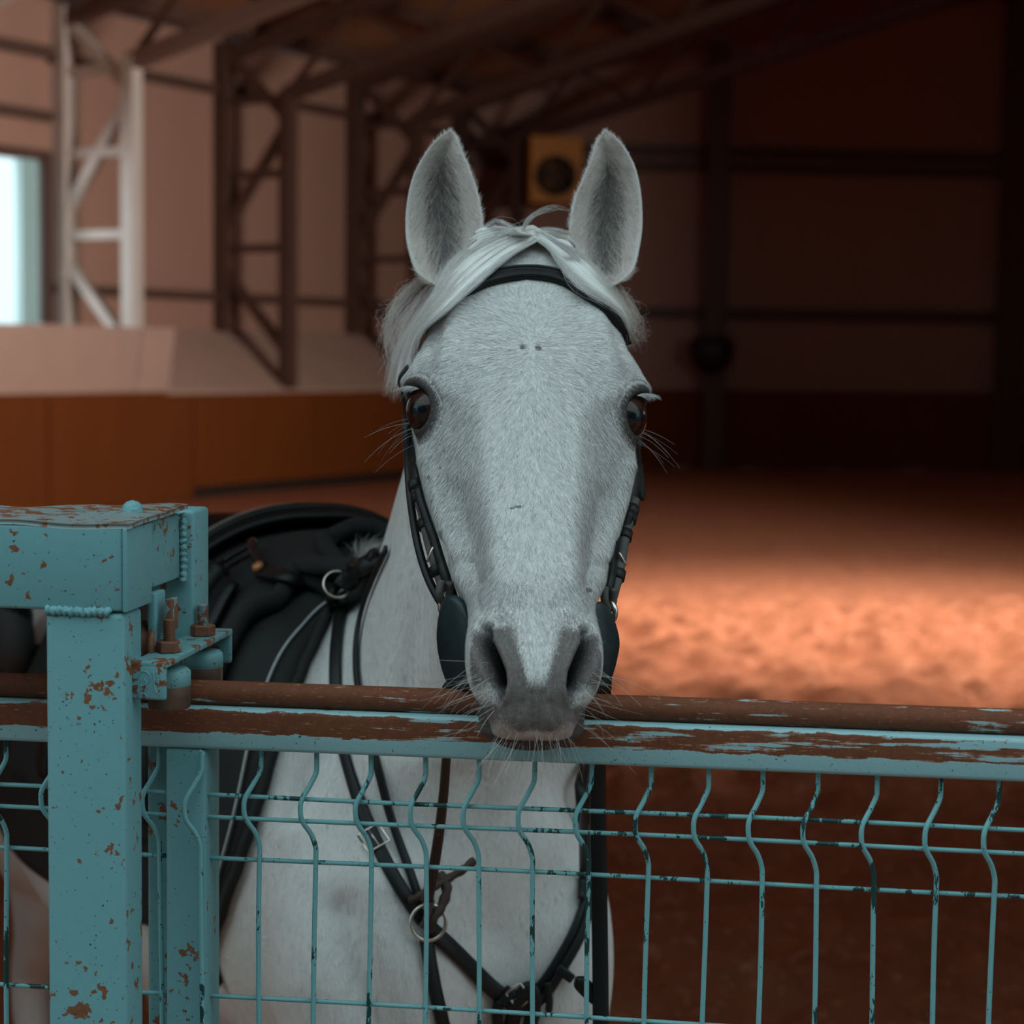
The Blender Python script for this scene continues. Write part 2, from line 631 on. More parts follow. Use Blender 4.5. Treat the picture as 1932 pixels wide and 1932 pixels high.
rv = []
for n in (-WOFF - .3, RN - WOFF, 2 * RN - WOFF - 4):
    for Y in (1.9, 31.5):
        t = (Y - K0[1] - NI[1] * n) / DL[1]
        rv.append(HW(t, n, roof_z(n) + .05))
V = np.array(rv)
V = np.vstack([V, V + [0, 0, .12]])
F = [(0, 2, 3, 1), (2, 4, 5, 3), (6, 7, 9, 8), (8, 9, 11, 10), (0, 6, 8, 2), (2, 8, 10, 4), (1, 3, 9, 7), (3, 5, 11, 9), (0, 1, 7, 6), (4, 10, 11, 5)]
ceil = tag(mesh_obj('ceiling', V, F, M_ROOF, smooth=False), kind='structure')
for j in range(11):                       # purlins
    n = -.6 + 1.35 * j
    z = roof_z(n) - .09
    mesh_obj('purlin', *beam(HW((3 - K0[1] - NI[1] * n) / DL[1], n, z), HW(min(TB, 9), n, z), .09, .17), M_STEEL, ceil, smooth=False)

# lattice frames: outer and inner chord, braces, rafter truss
labs = {-1: 'lattice column frame left of the bright window', 0: 'pale lit lattice column frame beside the bright window', 1: 'brown lattice column frame second from the bright window',
        2: 'dark lattice column frame third from the bright window', 3: 'dark lattice column frame nearest the yellow ventilator'}
for k in range(-1, 4):
    t = -.89 + 2.775 * k
    if k == 3:
        t = 7.3
    mat = M_STEELW if k <= 0 else M_STEEL  # pale steel puts the window light into the colour of these frames
    root = empty('lattice_frame', HW(t, -.5, Z_KICK), labs[k], 'frame')
    no, ni = -WOFF + .10, -.02
    zi = 4.85
    oo = lambda z: HW(t, no, z)
    ii = lambda z: HW(t, ni, z)
    UP = NIv
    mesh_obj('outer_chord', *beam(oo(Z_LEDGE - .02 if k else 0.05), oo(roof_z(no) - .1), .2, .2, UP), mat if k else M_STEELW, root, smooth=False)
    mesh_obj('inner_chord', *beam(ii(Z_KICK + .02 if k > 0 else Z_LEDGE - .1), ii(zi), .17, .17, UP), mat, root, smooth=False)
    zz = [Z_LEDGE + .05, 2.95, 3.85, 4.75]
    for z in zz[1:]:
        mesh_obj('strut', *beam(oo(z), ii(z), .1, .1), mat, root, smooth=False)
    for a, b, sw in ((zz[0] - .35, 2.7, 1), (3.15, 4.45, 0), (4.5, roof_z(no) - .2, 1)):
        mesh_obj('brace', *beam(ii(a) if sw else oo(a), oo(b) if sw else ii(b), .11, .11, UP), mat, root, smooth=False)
    # rafter truss rising into the roof
    nb = 11.5
    top = lambda n: HW(t, n, roof_z(n) - .28)
    bot = lambda n: HW(t, n, zi + (roof_z(n) - roof_z(ni)) * 1.0 - .05)
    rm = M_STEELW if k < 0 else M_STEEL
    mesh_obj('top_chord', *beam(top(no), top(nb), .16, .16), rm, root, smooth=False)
    mesh_obj('bottom_chord', *beam(bot(ni), bot(nb), .16, .18), simple('frame_mid_tone', (.22, .13, .1), .6, .1, 4) if k == 0 else rm, root, smooth=False)  # mid tone between the pale and the dark steel
    n = ni
    flip = True
    while n < nb - 1:
        a, b = (bot(n), top(n + .95)) if flip else (top(n), bot(n + .95))
        mesh_obj('web', *beam(a, b, .07, .07), rm, root, smooth=False)
        n += .95
        flip = not flip

# unseen hanging lamp, added to make the bright patch on the soil
lamp = empty('added_soil_lamp', (2.2, 11.2, 5.1), 'added round hanging lamp out of view over the lit soil', 'lamp')
mesh_obj('shade', *lathe((2.2, 11.2, 5.15), (0, 0, 1), [.0, .06, .22, .30, .30], [.34, .33, .16, .06, 1e-4], 28), M_BLACK, lamp)
mesh_obj('rod', *beam((2.2, 11.2, 5.4), (2.2, 11.2, 8.0), .03, .03, (0, 1, 0)), M_BLACK, lamp)
ld = bpy.data.lights.new('added_soil_lamp_bulb', 'SPOT')
ld.energy, ld.color, ld.spot_size, ld.spot_blend, ld.shadow_soft_size = 1600, (1.0, .84, .72), math.radians(78), 1.0, .15
lo = bpy.data.objects.new('added_soil_lamp_bulb', ld)
COL.objects.link(lo)
lo.location = (2.2, 11.2, 5.12)
lo.rotation_euler = (math.radians(10), 0, 0)
lo.parent = lamp
lo.matrix_parent_inverse = lamp.matrix_world.inverted()
# ------------------------------------------------------------------ gate: materials
def paint_mat(name, rust_amt, base=(.145, .335, .36), dark=None):
    """teal paint over steel; rust spots, for wires dark green chips"""
    m = NT(name)
    v = m.coord()
    c = m.mix(m.noise(3, v, 3), tuple(k * .88 for k in base), tuple(k * 1.1 for k in base))
    c = m.mix(m.math('MULTIPLY', m.noise(160, v, 2), .35), c, tuple(k * .72 for k in base))
    n1 = m.noise(75, v, 4, .6)
    n2 = m.noise(9, v, 3, .5)
    rust = m.math('GREATER_THAN', m.math('ADD', n1, m.math('MULTIPLY', n2, .5)), 1.03 - rust_amt)
    if dark:
        c = m.mix(m.math('GREATER_THAN', m.math('ADD', m.noise(55, m.coord((1, 1, .35)), 5, .7), m.math('MULTIPLY', n2, .5)), .84), c, dark)
    else:
        c = m.mix(rust, c, m.mix(m.noise(200, v), (.10, .035, .015), (.26, .10, .05)))
    # pin-prick dirt
    sp = m.math('GREATER_THAN', m.noise(330, v, 1), .735)
    c = m.mix(sp, c, (.02, .03, .03))
    m.bump(m.noise(220, v, 3), .12, .0008)
    return m.done(c, .48, 0.0, .4)


def rail_mat(name, lo, hi, rampx, ISL=.56):
    """flaking paint: between the object heights lo..hi the paint has worn to rust"""
    m = NT(name)
    tc = m.n('ShaderNodeTexCoord')
    sx = m.n('ShaderNodeSeparateXYZ')
    m.l(tc.outputs['Object'], sx.inputs[0])
    v = tc.outputs['Object']
    mp = m.n('ShaderNodeMapping')
    mp.inputs['Scale'].default_value = (5, 5, 26)
    m.l(v, mp.inputs['Vector'])
    n = m.noise(5.5, mp.outputs[0], 6, .6, .4)
    nf = m.noise(60, v, 5, .65)
    z = sx.outputs['Z']
    wob = m.math('MULTIPLY', m.math('SUBTRACT', m.math('ADD', m.math('MULTIPLY', n, .6), m.math('MULTIPLY', nf, .4)), .5), .016)
    e1 = m.math('MULTIPLY', m.math('SUBTRACT', m.math('ADD', z, wob), lo), 1 / .0006, True)
    e2 = m.math('MULTIPLY', m.math('SUBTRACT', hi, m.math('ADD', z, wob)), 1 / .0006, True)
    # islands of paint left, more of them towards the lock end
    mp2 = m.n('ShaderNodeMapping')
    mp2.inputs['Scale'].default_value = (4, 4, 60)
    m.l(v, mp2.inputs['Vector'])
    isl = m.math('ADD', m.math('ADD', m.math('MULTIPLY', m.noise(2.6, mp2.outputs[0], 5, .6), .8), m.math('MULTIPLY', nf, .2)), m.math('MULTIPLY', sx.outputs['X'], rampx))
    pk = m.math('MULTIPLY', m.math('SUBTRACT', ISL, isl), 40, True)
    pe = m.math('MULTIPLY', m.math('SUBTRACT', ISL + .02, isl), 40, True)
    mask = m.math('MULTIPLY', m.math('MULTIPLY', e1, e2), pk)
    edge = m.math('MULTIPLY', m.math('MULTIPLY', e1, e2), pe)
    paint = m.mix(m.noise(3, v, 3), (.23, .40, .43), (.29, .48, .51))
    paint = m.mix(m.math('GREATER_THAN', m.noise(300, v, 1), .74), paint, (.03, .04, .04))
    rust = m.mix(m.noise(160, v, 4, .7), (.075, .022, .010), (.21, .06, .022))
    rust = m.mix(m.math('GREATER_THAN', m.noise(22, mp.outputs[0], 4), .66), rust, (.33, .12, .05))
    c = m.mix(edge, paint, (.33, .17, .12))
    c = m.mix(mask, c, rust)
    m.bump(m.math('ADD', m.math('MULTIPLY', mask, -.6), m.math('MULTIPLY', m.noise(240, v, 3), .4)), .5, .0012)
    r = m.math('ADD', m.math('MULTIPLY', mask, .35), .42)
    return m.done(c, r, 0.0, .4)


M_POST = paint_mat('teal_post_paint', .135)
M_POSTR = paint_mat('teal_rusty_paint', .185)
M_WIRE = paint_mat('chipped_teal_wire', .0, (.17, .41, .435), (.006, .045, .045))
M_RUST = NT('rusted_steel')
_v = M_RUST.coord()
_c = M_RUST.mix(M_RUST.noise(90, _v, 5, .7), (.07, .025, .013), (.27, .11, .06))
_c = M_RUST.mix(M_RUST.math('GREATER_THAN', M_RUST.noise(50, _v, 3), .6), _c, (.17, .26, .27))
M_RUST.bump(M_RUST.noise(260, _v), .4, .001)
M_RUST = M_RUST.done(_c, .7, .1)
M_WELD = simple('weld_bead_paint', (.15, .36, .39), .5, .3, 90, bump=.8, bd=.002)

BETA = math.radians(7.5)
GX = np.array([math.cos(BETA), -math.sin(BETA), 0])
GN = np.array([-math.sin(BETA), -math.cos(BETA), 0])
GZ = np.array([0, 0, 1.0])
G0 = at(1117, 1309, 1.673)


def G(x, d, z):
    return G0 + GX * x + GN * d + GZ * z


def gp(px, py, d):
    """gate coordinates (x, z) of the point seen at (px,py) in the plane d metres in front of the gate"""
    r = _f + _r * (px - CX) / FPX + _u * (CY - py) / FPX
    o = G0 + GN * d
    k = np.dot(o - CAM, GN) / np.dot(r, GN)
    P = CAM + r * k - o
    return float(P @ GX), float(P[2])


gate = empty('sliding_gate', G(0, 0, -G0[2] + .02), 'teal sliding gate with rusty top rail and bent wire mesh', 'gate')
XL, XR = gp(-260, 1300, 0)[0], gp(2250, 1340, 0)[0]
RZ = -.022                       # top of square rail below the top of the track pipe
RH = .0375
# track pipe and rail are built in gate-local object space so that wear follows the rail
def local_obj(name, V, F, mat, parent, smooth=True):
    o = mesh_obj(name, V, F, mat, None, smooth)
    Mx = Matrix.Identity(4)
    for i in range(3):
        Mx[i][0], Mx[i][1], Mx[i][2], Mx[i][3] = GX[i], -GN[i], GZ[i], G0[i]
    o.parent = parent
    o.matrix_parent_inverse = parent.matrix_world.inverted()
    o.matrix_world = Mx
    return o


n = 60
P = np.stack([np.linspace(XL, XR, n), np.zeros(n), np.full(n, -.0115)], 1)
local_obj('track_pipe', *tube(P, .0115, 20), rail_mat('worn_track_pipe', -.1, .1, .05, .60), gate)
V, F = box(((XL + XR) / 2, 0, RZ - RH / 2), (XR - XL) / 2, .0215, RH / 2, bevel=.004)
local_obj('top_rail', V, F, rail_mat('worn_rail', RZ - .0225, RZ - .0015, .16, .555), gate)
GBOT = -1.28
mesh_obj('bottom_rail', *box(G((XL + XR) / 2, 0, GBOT), (XR - XL) / 2, .02, .02, GX, GN, GZ, bevel=.004), M_POST, gate)
# stiles
zt = RZ - RH
sa, sb = gp(311, 1500, .02)[0], gp(388, 1500, .02)[0]
mesh_obj('stile', *box(G((sa + sb) / 2, -.004, (zt + GBOT) / 2), (sb - sa) / 2, .024, (zt - GBOT) / 2, GX, GN, GZ, bevel=.005), M_POST, gate)
mesh_obj('stile', *box(G(XR - .03, 0, (zt + GBOT) / 2), .017, .02, (zt - GBOT) / 2, GX, GN, GZ, bevel=.004), M_POST, gate)
# wire mesh: bent vertical wires in front of straight horizontal ones
HZ = [zt - .043, zt - .063, zt - .103, zt - .233, zt - .433, zt - .633, zt - .653, zt - .833, zt - 1.03]
prof = [(0.01, 0), (-.006, 0), (-.018, .0), (-.030, .4), (-.043, .92), (-.053, 1.0), (-.063, .86), (-.076, .3), (-.090, .0), (-.103, 0), (-.16, 0), (-.233, 0), (-.4, 0), (-.6, 0), (-.8, 0), (GBOT - zt + .01, 0)]
pf = catmull(prof, 70)
x0w = gp(907, 1660, .0)[0]
WX = [x0w + .05 * (i - 5) for i in range(0, 18)]
WX += [gp(q, 1600, 0)[0] for q in (312, 215, 118, 21, -77, -175)]
rw = rnd(5)
for i, x in enumerate(WX):
    if x > XR - .05:
        continue
    jit = rw.normal(0, .0012)
    d0 = .0265 if i == 0 else .010
    P = np.array([G(x + jit * (1 + 0 * z) - .0125 * max(b, 0) + .0012 * math.sin(z * 14 + i), d0 + .010 * max(b, 0), zt + (min(z, -.0005) if i == 0 else z)) for z, b in pf])
    if i == 0:
        P = P[[k for k in range(len(P)) if k == 0 or P[k, 2] < P[k - 1, 2] - 1e-6]]
    mesh_obj('vertical_wire', *tube(P, .0023, 10), M_WIRE, gate)
for k, z in enumerate(HZ):
    for a, b in ((sb - .004, XR - .03), (XL, sa + .004)):
        nn = 40
        xs_ = np.linspace(a, b, nn)
        dd = .013 if k in (0, 1, 5, 6) else .0055
        P = np.array([G(x, dd, z + .0008 * math.sin(x * 9 + k)) for x in xs_])
        mesh_obj('horizontal_wire', *tube(P, .00205, 10), M_WIRE, gate)

# ------------------------------------------------------------------ gate post (fixed portal with guide rollers)
post = empty('gate_post', (G(*(lambda q: (q[0], .14, -G0[2]))(gp(170, 1600, .16)))), 'rust-spotted teal steel portal post with a box beam and roller bracket', 'gate post')
DF = .135
pa, pb = gp(88, 1600, DF)[0], gp(236, 1600, DF)[0]
ztop = gp(170, 1156, DF)[1]
zfl = -G0[2]
mesh_obj('front_post', *box(G((pa + pb) / 2, DF - .024, (ztop + zfl) / 2), (pb - pa) / 2, .024, (ztop - zfl) / 2, GX, GN, GZ, bevel=.005), M_POST, post)
# weld seam between post and beam
r7 = rnd(7)
xs_ = np.linspace(pa + .001, pb - .012, 46)
P = np.array([G(x, DF - .001, ztop + .001 + r7.normal(0, .0004)) for x in xs_])
mesh_obj('weld_seam', *tube(P, .0042 + .0009 * np.sin(np.arange(46) * 1.5), 8), M_WELD, post)
# box beam on top: front face plate, end plate and the body behind
xe = gp(232, 1100, DF)[0]
zb0, zb1 = gp(200, 1154, DF)[1], gp(200, 993, DF)[1]
xl = gp(-300, 1050, DF)[0]
DB = -.028


def dented_top(V, amp=.004):
    V = np.array(V)
    return V


# beam front tube
mesh_obj('box_beam', *box(G((xl + xe) / 2, DF - .030, (zb0 + zb1) / 2), (xe - xl) / 2, .030, (zb1 - zb0) / 2, GX, GN, GZ, bevel=.003), M_POSTR, post)
mesh_obj('end_strip', *box(G(xe + .0018, DF - .032, (zb0 + zb1) / 2 - .001), .0019, .033, (zb1 - zb0) / 2 - .001, GX, GN, GZ, bevel=.0008), M_POST, post)
mesh_obj('side_plate', *box(G(xe - .010, (DF - .06 + DB) / 2, (zb0 + zb1) / 2 + .004), .008, (DF - .06 - DB) / 2, (zb1 - zb0) / 2 - .006, GX, GN, GZ, bevel=.002), M_POSTR, post)
# buckled cover plate over the beam
nx, nd = 60, 24
xx = np.linspace(xl, xe + .006, nx)
dd = np.linspace(DF, DB, nd)
top = np.zeros((nd, nx, 3))
xc = gp(190, 980, DF)[0]
for i, d in enumerate(dd):
    for j, x in enumerate(xx):
        z = zb1 + .0015 + .006 * math.exp(-((x - xc) / .045) ** 2) * min(1, (DF - d) / .06) + .0012 * math.sin(x * 60 + d * 40) + .001 * math.sin(x * 23)
        top[i, j] = G(x, d, z)
bot_ = top - np.array([0, 0, .004])
V = np.vstack([top.reshape(-1, 3), bot_.reshape(-1, 3)])
F1 = grid_faces(nd, nx)
F = [tuple(f) for f in F1] + [tuple(f[::-1] + nd * nx) for f in F1]
bi = [j for j in range(nx)] + [i * nx + nx - 1 for i in range(1, nd)] + [(nd - 1) * nx + j for j in range(nx - 2, -1, -1)] + [i * nx for i in range(nd - 2, 0, -1)]
F += [(bi[k], bi[(k + 1) % len(bi)], bi[(k + 1) % len(bi)] + nd * nx, bi[k] + nd * nx) for k in range(len(bi))]
M_COVER = paint_mat('dusty_cover_paint', .27, (.20, .27, .275))
mesh_obj('cover_plate', V, F, M_COVER, post)
mesh_obj('weld_blob', *lathe(G(xc + .002, DF - .075, zb1 + .010), (0, 0, 1), [-.004, .002, .005, .0065], [.0095, .0085, .005, 1e-4], 14), M_WELD, post)
# rear post
ra, rb = gp(276, 1200, DB - .01)[0], gp(366, 1200, DB - .01)[0]
mesh_obj('rear_post', *box(G((ra + rb) / 2, DB - .035, (zb1 + zfl) / 2), (rb - ra) / 2, .025, (zb1 - zfl) / 2, GX, GN, GZ, bevel=.004), M_POST, post)
xs_ = np.linspace(zb0 + .006, zb1 - .002, 40)
P = np.array([G(xe + .000 + r7.normal(0, .0006), DB - .004, z) for z in xs_])
mesh_obj('weld_seam', *tube(P, .0035 + .001 * np.sin(np.arange(40) * 1.7), 8), M_WELD, post)
# wheel hanging behind the post, with its hanger
wx, wz = gp(283, 1212, .05)
mesh_obj('hanger', *box(G(wx + .006, .05, wz + .022), .004, .014, .024, GX, GN, GZ, bevel=.002), M_POST, post)
mesh_obj('hanger', *box(G(wx + .020, .05, wz + .026), .003, .010, .014, GX, GN, GZ, bevel=.001), M_RUST, post)
mesh_obj('wheel', *lathe(G(wx, .05, wz - .002), GX, [-.009, -.009, -.006, -.003, .003, .006, .009, .009], [1e-4, .020, .022, .018, .018, .022, .020, 1e-4], 30), M_RUST, post)
# roller bracket: inverted channel across the rail with two bolts and two rollers
bx = gp(281, 1270, .113)[0]
bz_ = gp(281, 1260, .113)[1]
hw = .0155
brk = mesh_obj('bracket', *merge([
    box(G(bx, 0.012, bz_ + .0025), hw, .103, .0028, GX, GN, GZ, bevel=.0012),
    box(G(bx, .1125, bz_ - .0125), hw, .0028, .0150, GX, GN, GZ, bevel=.0025),
    box(G(bx, -.0885, bz_ - .0125), hw, .0028, .0150, GX, GN, GZ, bevel=.0025)]), M_POSTR, post)
# embossed scrolls on the bracket face
for pts in ([(-.010, .002), (-.006, .009), (-.001, .009), (.002, .003), (-.003, -.002), (-.008, -.004), (-.009, -.010)], [(.004, .010), (.005, .002), (.006, -.006), (.010, -.010)], [(.0075, .010), (.0085, .003), (.0095, -.003)], [(-.004, .004), (-.001, -.002), (-.003, -.008)], [(-.007, -.011), (-.004, -.009), (-.001, -.012)]):
    P = catmull([G(bx + a,   .1153, bz_ - .0125 + b) for a, b in pts], 18)
    mesh_obj('scroll', *tube(P, .0007, 6), M_POST, brk)
P = np.array([G(bx - hw + r7.normal(0, .0008), .110, bz_ - z) for z in np.linspace(-.004, .027, 24)])
mesh_obj('weld_seam', *tube(P, .0035 + .0012 * np.sin(np.arange(24) * 1.9), 8), M_WELD, brk)
for d in (.060, -.041):
    bxx = bx + .001
    zs, rs = [], []
    z0 = .0
    for q in range(9):                       # threaded shank
        zs += [z0 + .0022 * q, z0 + .0022 * q + .0011]
        rs += [.0046, .0056]
    zs, rs = [zs[0]] + zs + [zs[-1] + .001, zs[-1] + .001], [1e-4] + rs + [.0046, 1e-4]
    bolt = mesh_obj('bolt', *lathe(G(bxx, d, bz_ + .015), GZ, zs, rs, 16), M_RUST, brk)
    mesh_obj('nut', *cyl(G(bxx, d, bz_ + .0105), GZ, .0118, .0105, 6, .0012), M_RUST, brk, smooth=False)
    mesh_obj('washer', *cyl(G(bxx, d, bz_ - .003), GZ, .0085, .004, 20), M_RUST, brk, smooth=False)
    mesh_obj('roller', *cyl(G(bxx, d, bz_ - .027), GZ, .0185, .034, 36, .0015), simple('worn_roller', (.13, .075, .05), .5, .6, 60, metal=.2), brk)
    mesh_obj('roller_cap', *cyl(G(bxx, d, bz_ - .0175), GZ, .0188, .018, 36, .003), M_POST, brk)
# ------------------------------------------------------------------ horse: head surface as a loft of shaped rings
T0 = at(988, 452, 2.00)
T1 = at(1016, 1290, 1.555)
HL = np.linalg.norm(T1 - T0)
ES = (T1 - T0) / HL
EU = np.array([1.0, 0.055, -0.016])
EU -= ES * np.dot(EU, ES)
EU /= np.linalg.norm(EU)
EV = np.cross(ES, EU)

# station: s, vt (dorsal profile), phi (ring tilt, deg), half ring from dorsal midline to ventral midline as (u, w)
ST = [
    (-.055, -.045, -35, [(0, 0), (.020, -.002), (.040, -.012), (.052, -.040), (.055, -.08), (.040, -.12), (0, -.13)]),
    (-.025, -.014, -18, [(0, 0), (.026, -.002), (.050, -.012), (.064, -.045), (.066, -.10), (.045, -.15), (0, -.165)]),
    (.000, .000, -6, [(0, 0), (.030, -.003), (.056, -.014), (.072, -.050), (.074, -.11), (.050, -.17), (0, -.19)]),
    (.050, .014, 0, [(0, 0), (.036, -.004), (.066, -.018), (.085, -.055), (.086, -.13), (.056, -.21), (0, -.235)]),
    (.100, .024, 0, [(0, 0), (.042, -.004), (.074, -.018), (.095, -.056), (.096, -.14), (.060, -.24), (0, -.265)]),
    (.150, .029, 0, [(0, 0), (.046, -.004), (.082, -.018), (.1065, -.054), (.101, -.14), (.062, -.255), (0, -.28)]),
    (.200, .0295, 0, [(0, 0), (.049, -.004), (.088, -.018), (.1165, -.052), (.102, -.13), (.062, -.26), (0, -.285)]),
    (.240, .027, 0, [(0, 0), (.048, -.005), (.083, -.022), (.1065, -.055), (.102, -.12), (.060, -.25), (0, -.275)]),
    (.280, .023, 0, [(0, 0), (.044, -.006), (.076, -.025), (.1025, -.058), (.094, -.11), (.055, -.23), (0, -.25)]),
    (.320, .018, 0, [(0, 0), (.039, -.006), (.067, -.027), (.094, -.060), (.086, -.105), (.048, -.19), (0, -.21)]),
    (.370, .012, 0, [(0, 0), (.034, -.006), (.057, -.026), (.080, -.058), (.074, -.095), (.043, -.16), (0, -.175)]),
    (.420, .007, 1, [(0, 0), (.031, -.005), (.049, -.024), (.0665, -.052), (.063, -.085), (.040, -.135), (0, -.15)]),
    (.465, .004, 5, [(0, 0), (.030, -.004), (.046, -.020), (.0555, -.045), (.055, -.075), (.038, -.115), (0, -.13)]),
    (.500, .003, 10, [(0, 0), (.033, -.004), (.049, -.018), (.0545, -.040), (.052, -.068), (.037, -.10), (0, -.115)]),
    (.530, .000, 17, [(0, 0), (.034, -.003), (.052, -.016), (.0570, -.037), (.053, -.063), (.037, -.092), (0, -.107)]),
    (.558, -.006, 25, [(0, 0), (.033, -.003), (.051, -.016), (.0565, -.036), (.053, -.058), (.036, -.078), (0, -.088)]),
    (.580, -.018, 32, [(0, 0), (.030, -.003), (.046, -.015), (.0515, -.034), (.048, -.052), (.033, -.066), (0, -.074)]),
    (.594, -.034, 38, [(0, 0), (.026, -.003), (.037, -.013), (.0415, -.030), (.039, -.047), (.029, -.060), (0, -.066)]),
    (.601, -.050, 43, [(0, 0), (.022, -.0035), (.031, -.013), (.0355, -.029), (.034, -.044), (.027, -.056), (0, -.062)]),
    (.602, -.064, 47, [(0, -.004), (.019, -.0085), (.028, -.019), (.033, -.033), (.031, -.044), (.022, -.053), (0, -.057)]),
    (.596, -.068, 48, [(0, -.022), (.008, -.025), (.012, -.031), (.015, -.040), (.014, -.047), (.010, -.053), (0, -.057)]),
]


def head_rings(nr, nc):
    S = np.array([(a, b, c) for a, b, c, _ in ST], float)
    H = np.array([h for *_, h in ST], float)            # stations x 7 x 2
    full = np.concatenate([H, H[:, -2:0:-1] * np.array([-1, 1])], 1)   # closed ring: right half then left half
    k = full.shape[1]
    # resample around (closed spline), then along the head
    around = np.stack([catmull(full[i], nc, closed=True) for i in range(len(ST))])
    seglen = np.concatenate([[0], np.cumsum(np.hypot(np.diff(S[:, 0]), np.diff(S[:, 1])) + .004)])
    tt = np.interp(np.linspace(0, seglen[-1], nr), seglen, np.arange(len(ST)))

    def interp(A, t):
        i = np.minimum(np.floor(t).astype(int), len(A) - 2)
        f = (t - i).reshape((-1,) + (1,) * (A.ndim - 1))
        E = np.concatenate([[2 * A[0] - A[1]], A, [2 * A[-1] - A[-2]]])
        p0, p1, p2, p3 = E[i], E[i + 1], E[i + 2], E[i + 3]
        return .5 * (2 * p1 + (-p0 + p2) * f + (2 * p0 - 5 * p1 + 4 * p2 - p3) * f ** 2 + (-p0 + 3 * p1 - 3 * p2 + p3) * f ** 3)
    C = interp(S, tt)
    R = interp(around, tt)
    ph = np.radians(C[:, 2])
    W = np.cos(ph)[:, None] * EV + np.sin(ph)[:, None] * ES
    base = T0 + C[:, :1] * ES + C[:, 1:2] * EV
    V = base[:, None] + R[..., :1] * EU + R[..., 1:] * W[:, None]
    return V, C


def vnormals(V, F):
    V = np.asarray(V)
    n = np.zeros_like(V)
    fn = np.cross(V[F[:, 1]] - V[F[:, 0]], V[F[:, 3]] - V[F[:, 0]])
    for j in range(4):
        np.add.at(n, F[:, j], fn)
    return n / (np.linalg.norm(n, axis=1)[:, None] + 1e-15)

def sstep(a, b, x):
    t = np.clip((x - a) / (b - a), 0, 1)
    return t * t * (3 - 2 * t)


def seg_dist(qx, qy, pts):
    """distance to a polyline, and signed side (positive to the left of travel), and parameter 0..1"""
    best = np.full(qx.shape, 1e9)
    side = np.zeros(qx.shape)
    par = np.zeros(qx.shape)
    pts = np.asarray(pts, float)
    m = len(pts) - 1
    for i in range(m):
        ax, ay = pts[i]
        bx_, by_ = pts[i + 1]
        dx, dy = bx_ - ax, by_ - ay
        t = np.clip(((qx - ax) * dx + (qy - ay) * dy) / (dx * dx + dy * dy), 0, 1)
        d = np.hypot(qx - ax - t * dx, qy - ay - t * dy)
        c = dx * (qy - ay) - dy * (qx - ax)
        k = d < best
        best = np.where(k, d, best)
        side = np.where(k, np.sign(c), side)
        par = np.where(k, (i + t) / m, par)
    return best, side, par


NR, NC = 420, 300
HV, HC = head_rings(NR, NC)
HF = grid_faces(NR, NC, wrap=True)
HV = HV.reshape(-1, 3)
HN = vnormals(HV, HF)
if np.mean(np.sum((HV - HV.mean(0)) * HN, 1)) < 0:
    HF = HF[:, ::-1]
    HN = -HN
# mirrored photo coordinates: every vertex is described by where its image-left twin shows
U = (HV - T0) @ EU
mir = HV - EU * (2 * np.maximum(U, 0))[:, None]
QX, QY = proj(mir)
Uabs = np.abs(U)
VV = (HV - T0) @ EV
SS = (HV - T0) @ ES
front = sstep(-.13, -.09, VV)          # only the front half carries the sculpting


def gbump(cx, cy, rx, ry, ang=0.0):
    a = math.radians(ang)
    dx, dy = QX - cx, QY - cy
    x = dx * math.cos(a) + dy * math.sin(a)
    y = -dx * math.sin(a) + dy * math.cos(a)
    return np.exp(-((x / rx) ** 2 + (y / ry) ** 2)) * front


def gline(pts, r):
    d, s, p = seg_dist(QX, QY, pts)
    return np.exp(-(d / r) ** 2) * front


disp = np.zeros(len(HV))
disp -= .0075 * gbump(812, 648, 20, 42, 25)          # hollow above the eye
disp += .0035 * gline([(872, 560), (850, 620), (838, 690), (850, 740)], 18)   # edge of the frontal bone
disp += .0060 * gline([(770, 722), (800, 716), (832, 732)], 17)      # brow
disp -= .0030 * gbump(862, 800, 26, 46, -10)
disp += .0045 * gline([(805, 870), (822, 940), (846, 1010), (862, 1040)], 15)   # facial crest
disp -= .0045 * gline([(862, 930), (880, 1010), (896, 1090)], 20)     # furrow beside the nasal bone
disp += .0030 * gline([(915, 780), (922, 900), (934, 1010), (944, 1090)], 20)  # nasal bone edge
disp += .0040 * gbump(868, 1090, 16, 34, -18)        # cheek muscle above the lip corner
disp -= .0030 * gline([(838, 1010), (836, 1030), (848, 1050)], 6)    # wrinkles
disp -= .0025 * gline([(884, 1060), (896, 1110), (905, 1150)], 8)
disp += .0022 * gline([(1003, 540), (1003, 640)], 26)
# nostril wing and opening
disp += .0055 * gbump(900, 1240, 17, 56, 0)
rim = [(933, 1176), (928, 1190), (930, 1212), (943, 1240), (953, 1266), (955, 1292), (950, 1314), (943, 1334)]
d, sd, pr = seg_dist(QX, QY, rim)
lat = np.where(sd > 0, d, -d)        # positive on the wing side
if np.median(lat[(np.abs(QX - 900) < 6) & (np.abs(QY - 1250) < 6)]) < 0:
    lat = -lat
endf = sstep(.0, .14, pr) * (1 - sstep(.78, 1.0, pr))
wid = 15 + 27 * np.sin(np.clip(pr, 0, 1) * math.pi) ** .8
hole = sstep(-2.5, 3.5, lat) * (1 - sstep(.25, 1.0, np.clip(lat / wid, 0, 2))) * endf * front * (d < 70)
disp -= .026 * hole
deep = sstep(-2, 4, lat) * (1 - sstep(9, 30, lat)) * endf * front * (d < 40)
disp -= .014 * deep
disp += .0042 * np.exp(-((lat + 9) / 8) ** 2) * endf * front * (d < 40)
